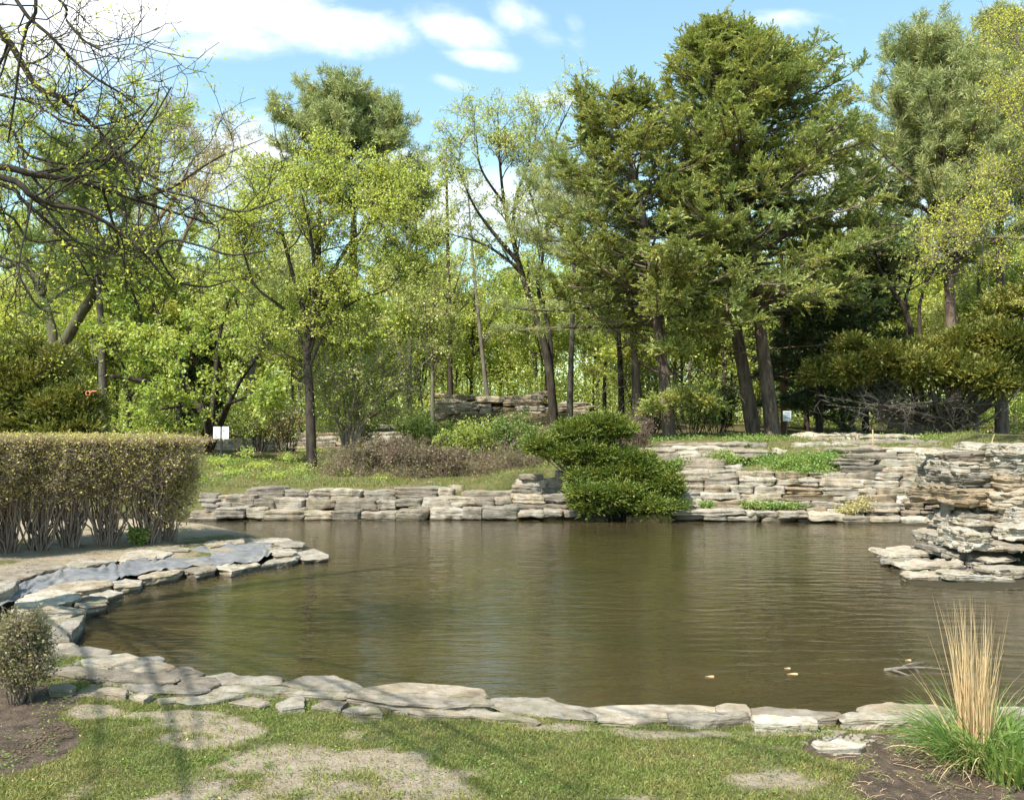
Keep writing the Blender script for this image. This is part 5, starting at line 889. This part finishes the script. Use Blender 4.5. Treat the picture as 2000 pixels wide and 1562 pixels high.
# ------------------------------------------------------------------ signs and small things
white = flatmat('sign_white', (.82, .84, .86), .45, 0, .05); black = flatmat('black_paint', (.02, .02, .022), .5); grey = flatmat('sign_grey', (.45, .47, .48), .5); printm = flatmat('sign_print', (.12, .16, .22), .6)
def box(c, d): 
    V, Fq = CG[5]; return np.asarray(c) + np.round(V) * 0 + V * np.asarray(d) / 2, Fq
def prism(pts, y0, y1):                   # closed outline in x,z extruded along y
    pts = np.array(pts); n = len(pts); V = np.concatenate([np.stack([pts[:, 0], np.full(n, y0), pts[:, 1]], 1), np.stack([pts[:, 0], np.full(n, y1), pts[:, 1]], 1)])
    return V, [np.arange(n)[None], np.arange(n)[None, ::-1] + n, np.stack([np.arange(n), np.arange(n) + n, (np.arange(n) + 1) % n + n, (np.arange(n) + 1) % n], 1)[:, ::-1]]
def rrect(x0, x1, z0, z1, r):
    o = []
    for cx, cz, a0 in ((x1 - r, z1 - r, 0), (x0 + r, z1 - r, 90), (x0 + r, z0 + r, 180), (x1 - r, z0 + r, 270)):
        for k in range(5): a = R(a0 + k * 22.5); o.append((cx + r * math.cos(a), cz + r * math.sin(a)))
    return o
b = at(433, 28.6); t = thing('park_sign', 'pair of white notice panels on a black post on the far left lawn', 'sign', b); kx = 28.6 / F; zt_ = CH + 2 * kx
V, Fq = box((0, 0, (zt_ - b[2]) / 2 - .1), (.055, .055, zt_ - b[2] + .2)); mesh('post', V, Fq, black, t)
zz0, zz1 = D(0, 857, 28.6)[2] - b[2], D(0, 833, 28.6)[2] - b[2]
for (xa, xb) in ((-15.2, -1.4), (1.6, 15)):
    V, fs = prism(rrect(xa * kx, xb * kx, zz0, zz1, .02), -.05, -.035); pn = mesh('sign_panel', V, mats=white, parent=t, fs=fs)
    # faint printed marks
    pr = []
    if xa < 0: marks = [(-11, .30, 3, .03), (-9.5, .22, 2, .05), (-7, .52, 2.4, .02), (-10, .14, 4, .02)]
    else: marks = [(5, .70, 1.8, .10), (7.2, .64, 1.6, .05), (9, .2, 4, .018), (10, .12, 3, .014)]
    for cx, fz, ww, hh in marks:
        z_ = zz0 + (zz1 - zz0) * fz; v_ = np.array([[(cx - ww / 2) * kx, -.053, z_ - hh / 2], [(cx + ww / 2) * kx, -.053, z_ - hh / 2 + .01], [(cx + ww / 2 - .4) * kx, -.053, z_ + hh / 2], [(cx - ww / 2 + .6) * kx, -.053, z_ + hh / 2 - .01]]); pr.append((v_, np.array([[0, 1, 2, 3]])))
    V, Fq = join(pr); mesh('printing', V, Fq, printm, pn)
b = at(1537, 29.2); t = thing('small_sign', 'small grey notice on a low post right of the paired fir trunks', 'sign', b); V, Fq = box((0, .02, .35), (.04, .03, .8)); mesh('post', V, Fq, black, t)
V, fs = prism(rrect(-.12, .12, .52, .82, .01), -.02, 0); pn = mesh('sign_panel', V, mats=grey, parent=t, fs=fs)
V, Fq = join([(np.array([[-.08, -.024, z], [.08, -.024, z], [.08, -.024, z + .015], [-.08, -.024, z + .015]]), np.array([[0, 1, 2, 3]])) for z in (.6, .65, .7, .75)]); mesh('printing', V, Fq, printm, pn)
b = at(1704, 24.9); V, Fq = tubes(np.array([[[0, 0, -.1], [.01, 0, .2], [.0, 0, .42]]]), np.array([[.018, .018, .015]]), 6); o = mesh('wooden_stake', V, Fq, LM['straw'], smooth=True); o.location = b; tag(o, 'thin pale stake standing in the slope above the terraced wall', 'stake')
b = at(1935, 24); V, Fq = tubes(np.array([[[0, 0, -.1], [.03, 0, .15], [.09, 0, .3]]]), np.array([[.012, .012, .01]]), 6); o = mesh('wooden_stake', V, Fq, LM['straw'], smooth=True); o.location = b; tag(o, 'short bent pale stick on the slope near the rock outcrop', 'stake')
# orange marker hanging among the trees on the left
b = D(172, 768, 22.9); orange = flatmat('orange_plastic', (.75, .22, .12), .5); th_ = np.linspace(0, 2 * math.pi, 15)[:-1]
V, Fq = tubes(np.array([[[.05 * math.cos(a), 0, .05 * math.sin(a)] for a in np.linspace(0, 2 * math.pi, 17)]]), np.full((1, 17), .012), 6); V2, F2 = tubes(np.array([[[.05, 0, .03], [.12, 0, .05], [.19, .01, .05]]]), np.full((1, 3), .012), 5); V, Fq = join([(V, Fq), (V2, F2)])
o = mesh('ribbon', V, Fq, orange, smooth=True); o.location = b; tag(o, 'small orange ribbon loop at the right side of the left yew bush', 'ribbon')

# dead branch floating in the pond
b = G(1775, 1312, 0); k = 1 / F * 8.1
pp = [([b + [-42 * k, 0.06, .0], b + [-20 * k, 0, .03], b + [5 * k, 0, .035], b + [35 * k, .02, .03], b + [75 * k, .03, .015]], .018, .005), ([b + [-20 * k, 0, .02], b + [0, .06, .04], b + [22 * k, .1, .05], b + [46 * k, .16, .035]], .012, .004), ([b + [-30 * k, .02, .01], b + [-22 * k, -.08, .012], b + [-12 * k, -.12, .0]], .014, .005)]
m = arr(pp, 12); rg = np.random.default_rng(4); l = kids(rg, m, 3, (.3, 1), (25, 60), (.06, .16), 4, .0, .2, .3, .5, .003); V, Fq = join([tubes(*m, 6), tubes(*l, 4)]); o = mesh('dead_branch', V - b, Fq, BK['pale'], smooth=True); o.location = b; tag(o, 'pale dead branch floating near the dry grass clump', 'branch')
for k, (px, py, sx, lb) in enumerate([(1386, 1320, .05, 'pale leaf scrap floating farthest left of the three scraps'), (1538, 1304, .035, 'pale leaf scrap floating above the thin sliver'), (1548, 1315, .06, 'thin pale sliver floating in the middle of the near water'), (1774, 1288, .035, 'small white scrap floating above the dead branch')]):
    b = G(px, py, .006); a = np.linspace(0, 2 * math.pi, 9)[:-1]; sx *= .75; V = np.stack([np.cos(a) * sx, np.sin(a) * sx * .45, .004 * np.sin(a * 2)], 1); V = np.concatenate([V, V - [0, 0, .004]]); Fq = [np.arange(8)[None], np.arange(8)[None, ::-1] + 8, np.stack([np.arange(8), (np.arange(8) + 1) % 8, (np.arange(8) + 1) % 8 + 8, np.arange(8) + 8], 1)[:, ::-1]]
    o = mesh('floating_leaf', V, mats=LM['straw'], fs=Fq); o.location = b; tag(o, lb, 'leaf', 'scraps floating on the pond')

# ------------------------------------------------------------------ lawn, ground cover, grass clumps
def blades(rng, xy, h, w_, lean=.5, z=None, curve=.4):
    m = len(xy); z = gz(xy[:, 0], xy[:, 1]) if z is None else z; p = np.stack([xy[:, 0], xy[:, 1], z - .005], 1); a = rng.random(m) * 6.28; l_ = rng.random(m) * lean
    d = np.stack([np.sin(a) * l_, np.cos(a) * l_, np.ones(m)], 1); d = nrm(d); s = nrm(np.cross(d, rng.normal(size=(m, 3)))) * (w_ * rng.uniform(.6, 1.2, m) / 2)[:, None]; h = (h * rng.uniform(.6, 1.3, m))[:, None]
    mid = p + d * h * .55; tipv = p + nrm(d + np.stack([np.sin(a), np.cos(a), 0 * a], 1) * curve) * h
    V = np.stack([p - s, p + s, mid + s * .8, mid - s * .8, tipv], 1).reshape(-1, 3); q = np.arange(m)[:, None] * 5
    return V, q + [[0, 1, 2, 3]], q + [[3, 2, 4]]
rg = np.random.default_rng(91); xy = np.stack([rg.uniform(-1, 1, 330000), rg.uniform(3.8, 8.2, 330000)], 1); xy[:, 0] *= xy[:, 1] * .56
ba, so_, _ = masks(xy[:, 0], xy[:, 1]); s = sdf(xy[:, 0], xy[:, 1]); n3 = fb2(xy[:, 0], xy[:, 1], 5, 3, 31)
keep = (s > .12) & (rg.random(len(xy)) < np.clip(1.08 - ba * 1.15 + n3 * .3, .05, 1)) & (rg.random(len(xy)) < np.clip(1 - so_ * 1.4, .004, 1)) & (rg.random(len(xy)) < np.clip(s / .5, .2, 1)); xy = xy[keep]
hh = .026 + .014 * np.clip(fb2(xy[:, 0], xy[:, 1], 2.5, 2, 8) + .4, 0, 1); V, F1, F2 = blades(rg, xy, hh, .0045, .9)
tag(mesh('grass', V, mats=LM['grass'], fs=[F1, F2]), 'short patchy lawn in the foreground', 'grass', kind='stuff')
# rough grass and weeds on the far banks
xy = np.stack([rg.uniform(-13, 13, 90000), rg.uniform(21.6, 33, 90000)], 1); s = sdf(xy[:, 0], xy[:, 1]); n3 = fb2(xy[:, 0], xy[:, 1], .8, 3, 41)
dn = np.where(xy[:, 0] < 1.0, .9 + n3 * .6, .35 + n3 * .9); dn = dn * np.where(xy[:, 0] > 1, sm(s, 1.8, 3), sm(s, .7, .9)) * np.where((xy[:, 0] > -5) & (xy[:, 0] < -1.2) & (xy[:, 1] > 24.2), .35, 1)
xy = xy[rg.random(len(xy)) < dn]; V, F1, F2 = blades(rg, xy, .09 + .06 * np.clip(fb2(xy[:, 0], xy[:, 1], 1.5, 2, 9), -1, 1), .014, .9)
tag(mesh('bank_grass', V, mats=LM['bank'], fs=[F1, F2]), 'rough grass on the banks across the pond', 'grass', kind='stuff')
weeds('weed_patch', 'bright weeds spilling over the middle of the terraced wall', [(1560, 905, 23.2, 60, .4, 16), (1600, 895, 23.3, 50, .4, 14), (1520, 900, 23.4, 50, .4, 12), (1580, 918, 22.9, 40, .3, 12), (1430, 898, 23.9, 18, .3, 9), (1330, 905, 24, 22, .3, 10), (1410, 890, 24.1, 24, .3, 10), (1640, 890, 23.5, 24, .3, 10)], 1, per=900)
weeds('weed_patch', 'grassy tuft at the foot of the terraced wall', [(1500, 986, 21.7, 40, .2, 7), (1540, 988, 21.7, 30, .2, 6), (1470, 984, 21.8, 16, .2, 5), (1380, 985, 21.8, 14, .15, 6)], 2, size=(.04, .09), per=420)
weeds('weed_patch', 'yellowish dry weeds at the foot of the terraced wall', [(1665, 990, 21.6, 24, .2, 10), (1650, 998, 21.5, 20, .2, 6), (1690, 984, 21.8, 14, .2, 12)], 3, LM['bud'], per=420)
weeds('weed_patch', 'lush green weeds left of the slender bare trunk', [(560, 930, 25.5, 50, .6, 12), (520, 940, 24.8, 40, .5, 10), (600, 935, 25, 40, .5, 9), (470, 935, 25, 40, .6, 9), (440, 900, 28, 50, .6, 6), (650, 900, 27.5, 30, .5, 16)], 4, per=700)
weeds('weed_patch', 'green weeds fringing the top of the terrace under the firs', [(x, 858 + 3 * math.sin(x * .05), 27.5 + .8 * math.sin(x * .02), 46, .8, 7) for x in range(1280, 1980, 34)], 5, per=420)

# tall dry grass clump with green base
def clump(name, label, base, sets, seed, cat='grass clump'):
    t = thing(name, label, cat, base); rng = np.random.default_rng(seed)
    for (nm, n_, h, w_, spread, sp0, curve, lm_) in sets:
        a = rng.random(n_) * 6.28; r_ = sp0 * np.sqrt(rng.random(n_)); p0 = np.stack([np.cos(a) * r_, np.sin(a) * r_, np.full(n_, -.02)], 1); a = a + rng.normal(0, .5, n_); le = spread * rng.random(n_) ** .8
        H = h * rng.uniform(.6, 1.12, n_); K = 7; P = np.zeros((n_, K, 3)); P[:, 0] = p0; d = nrm(np.stack([np.cos(a) * le, np.sin(a) * le, np.ones(n_)], 1)); cv = curve * rng.uniform(.3, 1.3, n_)
        for k in range(1, K): P[:, k] = P[:, k - 1] + d * (H / (K - 1))[:, None]; d = nrm(d + np.stack([np.cos(a) * cv * .25, np.sin(a) * cv * .25, -cv * .22 * k / K * 2], 1) + rng.normal(size=(n_, 3)) * .035)
        sd = nrm(np.cross(P[:, -1] - P[:, 0], rng.normal(size=(n_, 3))))[:, None] * (w_ / 2 * rng.uniform(.6, 1.2, n_))[:, None, None] * (1 - np.linspace(0, 1, K) ** 2 * .92)[None, :, None]
        V = np.stack([P - sd, P + sd], 2).reshape(-1, 3); idx = np.arange(n_ * K * 2).reshape(n_, K, 2); Fq = np.stack([idx[:, :-1, 0], idx[:, :-1, 1], idx[:, 1:, 1], idx[:, 1:, 0]], -1).reshape(-1, 4); mesh(nm, V, Fq, lm_, t)
    return t
b = G(1905, 1478, .24); b[2] = gz1(b[0], b[1])
clump('grass_clump', 'tall tan dry grass stalks rising from a green tuft by the near shore', b, [('dry_stalks', 190, .82, .0055, .065, .075, .08, LM['straw']), ('stray_stalks', 24, .70, .005, .3, .11, .35, LM['straw']), ('green_blades', 800, .50, .006, .8, .17, 1.3, LM['clump']), ('broken_stalks', 60, .36, .005, .9, .15, .9, LM['straw']), ('dead_leaves', 200, .4, .006, 1.3, .2, 1.6, LM['straw'])], 1)
b = G(1985, 1510, .24); b[2] = gz1(b[0], b[1]); clump('iris_plant', 'broad-bladed green iris leaves at the lower right corner', b, [('leaf_blades', 110, .36, .022, .5, .16, .5, LM['weed'])], 2, 'plant')
b = G(1960, 1440, .24); b[2] = gz1(b[0], b[1]); clump('iris_plant', 'green iris leaves behind the dry grass clump', b, [('leaf_blades', 60, .3, .02, .5, .12, .5, LM['weed'])], 3, 'plant')
# straw and chips on the soil by the clump, rubble between the slabs
rg = np.random.default_rng(17); m_ = 230; px = rg.uniform(1600, 2000, m_); py = rg.uniform(1425, 1560, m_); P_ = np.array([G(a, c, .25) for a, c in zip(px, py)]); P_[:, 2] = gz(P_[:, 0], P_[:, 1]) + .004; a = rg.random(m_) * 3.14; L_ = rg.uniform(.02, .16, m_) * (rg.random(m_) ** 1.3)
d_ = np.stack([np.cos(a) * L_, np.sin(a) * L_, rg.uniform(0, .012, m_)], 1); tp = np.stack([P_, P_ + d_ * .5 + [0, 0, .004], P_ + d_], 1); V, Fq = tubes(tp, np.full((m_, 3), .001), 3); tag(mesh('straw_litter', V, Fq, LM['straw']), 'fallen straw on the dark soil', 'litter', kind='stuff')
pt = []
for k in range(150):
    c = G(rg.normal(1650, 28), rg.normal(1433, 9), .25); c[2] = gz1(c[0], c[1]) + .004; V_, F_ = rock(rg, rg.uniform(.008, .03, 3) * [1.3, 1, .6], 5, .2, 4); pt.append((rotz(V_, rg.random() * 6) + c, F_))
V, Fq = join(pt); tag(mesh('gravel', V, Fq, SM['pale']), 'pale stone chips spilled between two slabs', 'gravel', kind='stuff')
# brown leaf litter along the edge of the bare bed on the left and specks on the dirt
pt = []; cen = resample([G(0, 1462, .26), G(60, 1440, .26), G(110, 1415, .26), G(150, 1395, .26)], 400); p_ = cen + rg.normal(size=(400, 3)) * [.07, .05, 0]; q_ = np.array([G(rg.uniform(100, 1500), rg.uniform(1390, 1560), .24) for k in range(260)]); p_ = np.concatenate([p_, q_])
p_[:, 2] = gz(p_[:, 0], p_[:, 1]) + .008; a_ = nrm(rg.normal(size=(len(p_), 3)) * [1, 1, .3]) * rg.uniform(.008, .026, len(p_))[:, None]; V, Fq = quads(p_, a_, nrm(np.cross(a_, [0, 0.1, 1])) * .007)
tag(mesh('leaf_litter', V, Fq, LM['brown']), 'brown leaf scraps along the edge of the bare bed', 'litter', kind='stuff')

# clover, plantain and fallen scraps that break up the lawn
rg = np.random.default_rng(123); c_ = np.stack([rg.uniform(-1, 1, 420), rg.uniform(4.2, 7.0, 420)], 1); c_[:, 0] *= c_[:, 1] * .54; c_ = c_[sdf(c_[:, 0], c_[:, 1]) > .7]; k_ = 16; q_ = np.repeat(c_, k_, 0) + rg.normal(size=(len(c_) * k_, 2)) * .03
p_ = np.stack([q_[:, 0], q_[:, 1], gz(q_[:, 0], q_[:, 1]) + rg.uniform(.008, .03, len(q_))], 1); a_ = nrm(rg.normal(size=(len(p_), 3)) * [1, 1, .25]) * rg.uniform(.008, .02, len(p_))[:, None]; V, Fq = quads(p_, a_, nrm(np.cross(a_, np.array([0, .15, 1.]) + rg.normal(size=(len(p_), 3)) * .2)) * .006)
tag(mesh('clover', V, Fq, LM['weed']), 'clover and small weeds scattered through the lawn', 'weeds', kind='stuff')
q_ = np.stack([rg.uniform(-1, 1, 260), rg.uniform(4.2, 6.6, 260)], 1); q_[:, 0] *= q_[:, 1] * .54; q_ = q_[sdf(q_[:, 0], q_[:, 1]) > .5]; p_ = np.stack([q_[:, 0], q_[:, 1], gz(q_[:, 0], q_[:, 1]) + .025], 1); a_ = nrm(rg.normal(size=(len(p_), 3)) * [1, 1, .2]) * rg.uniform(.008, .03, len(p_))[:, None]; V, Fq = quads(p_, a_, nrm(np.cross(a_, [0, .1, 1.])) * .004)
tag(mesh('fallen_scraps', V, Fq, LM['straw']), 'pale leaf scraps and twigs fallen on the lawn', 'litter', kind='stuff')
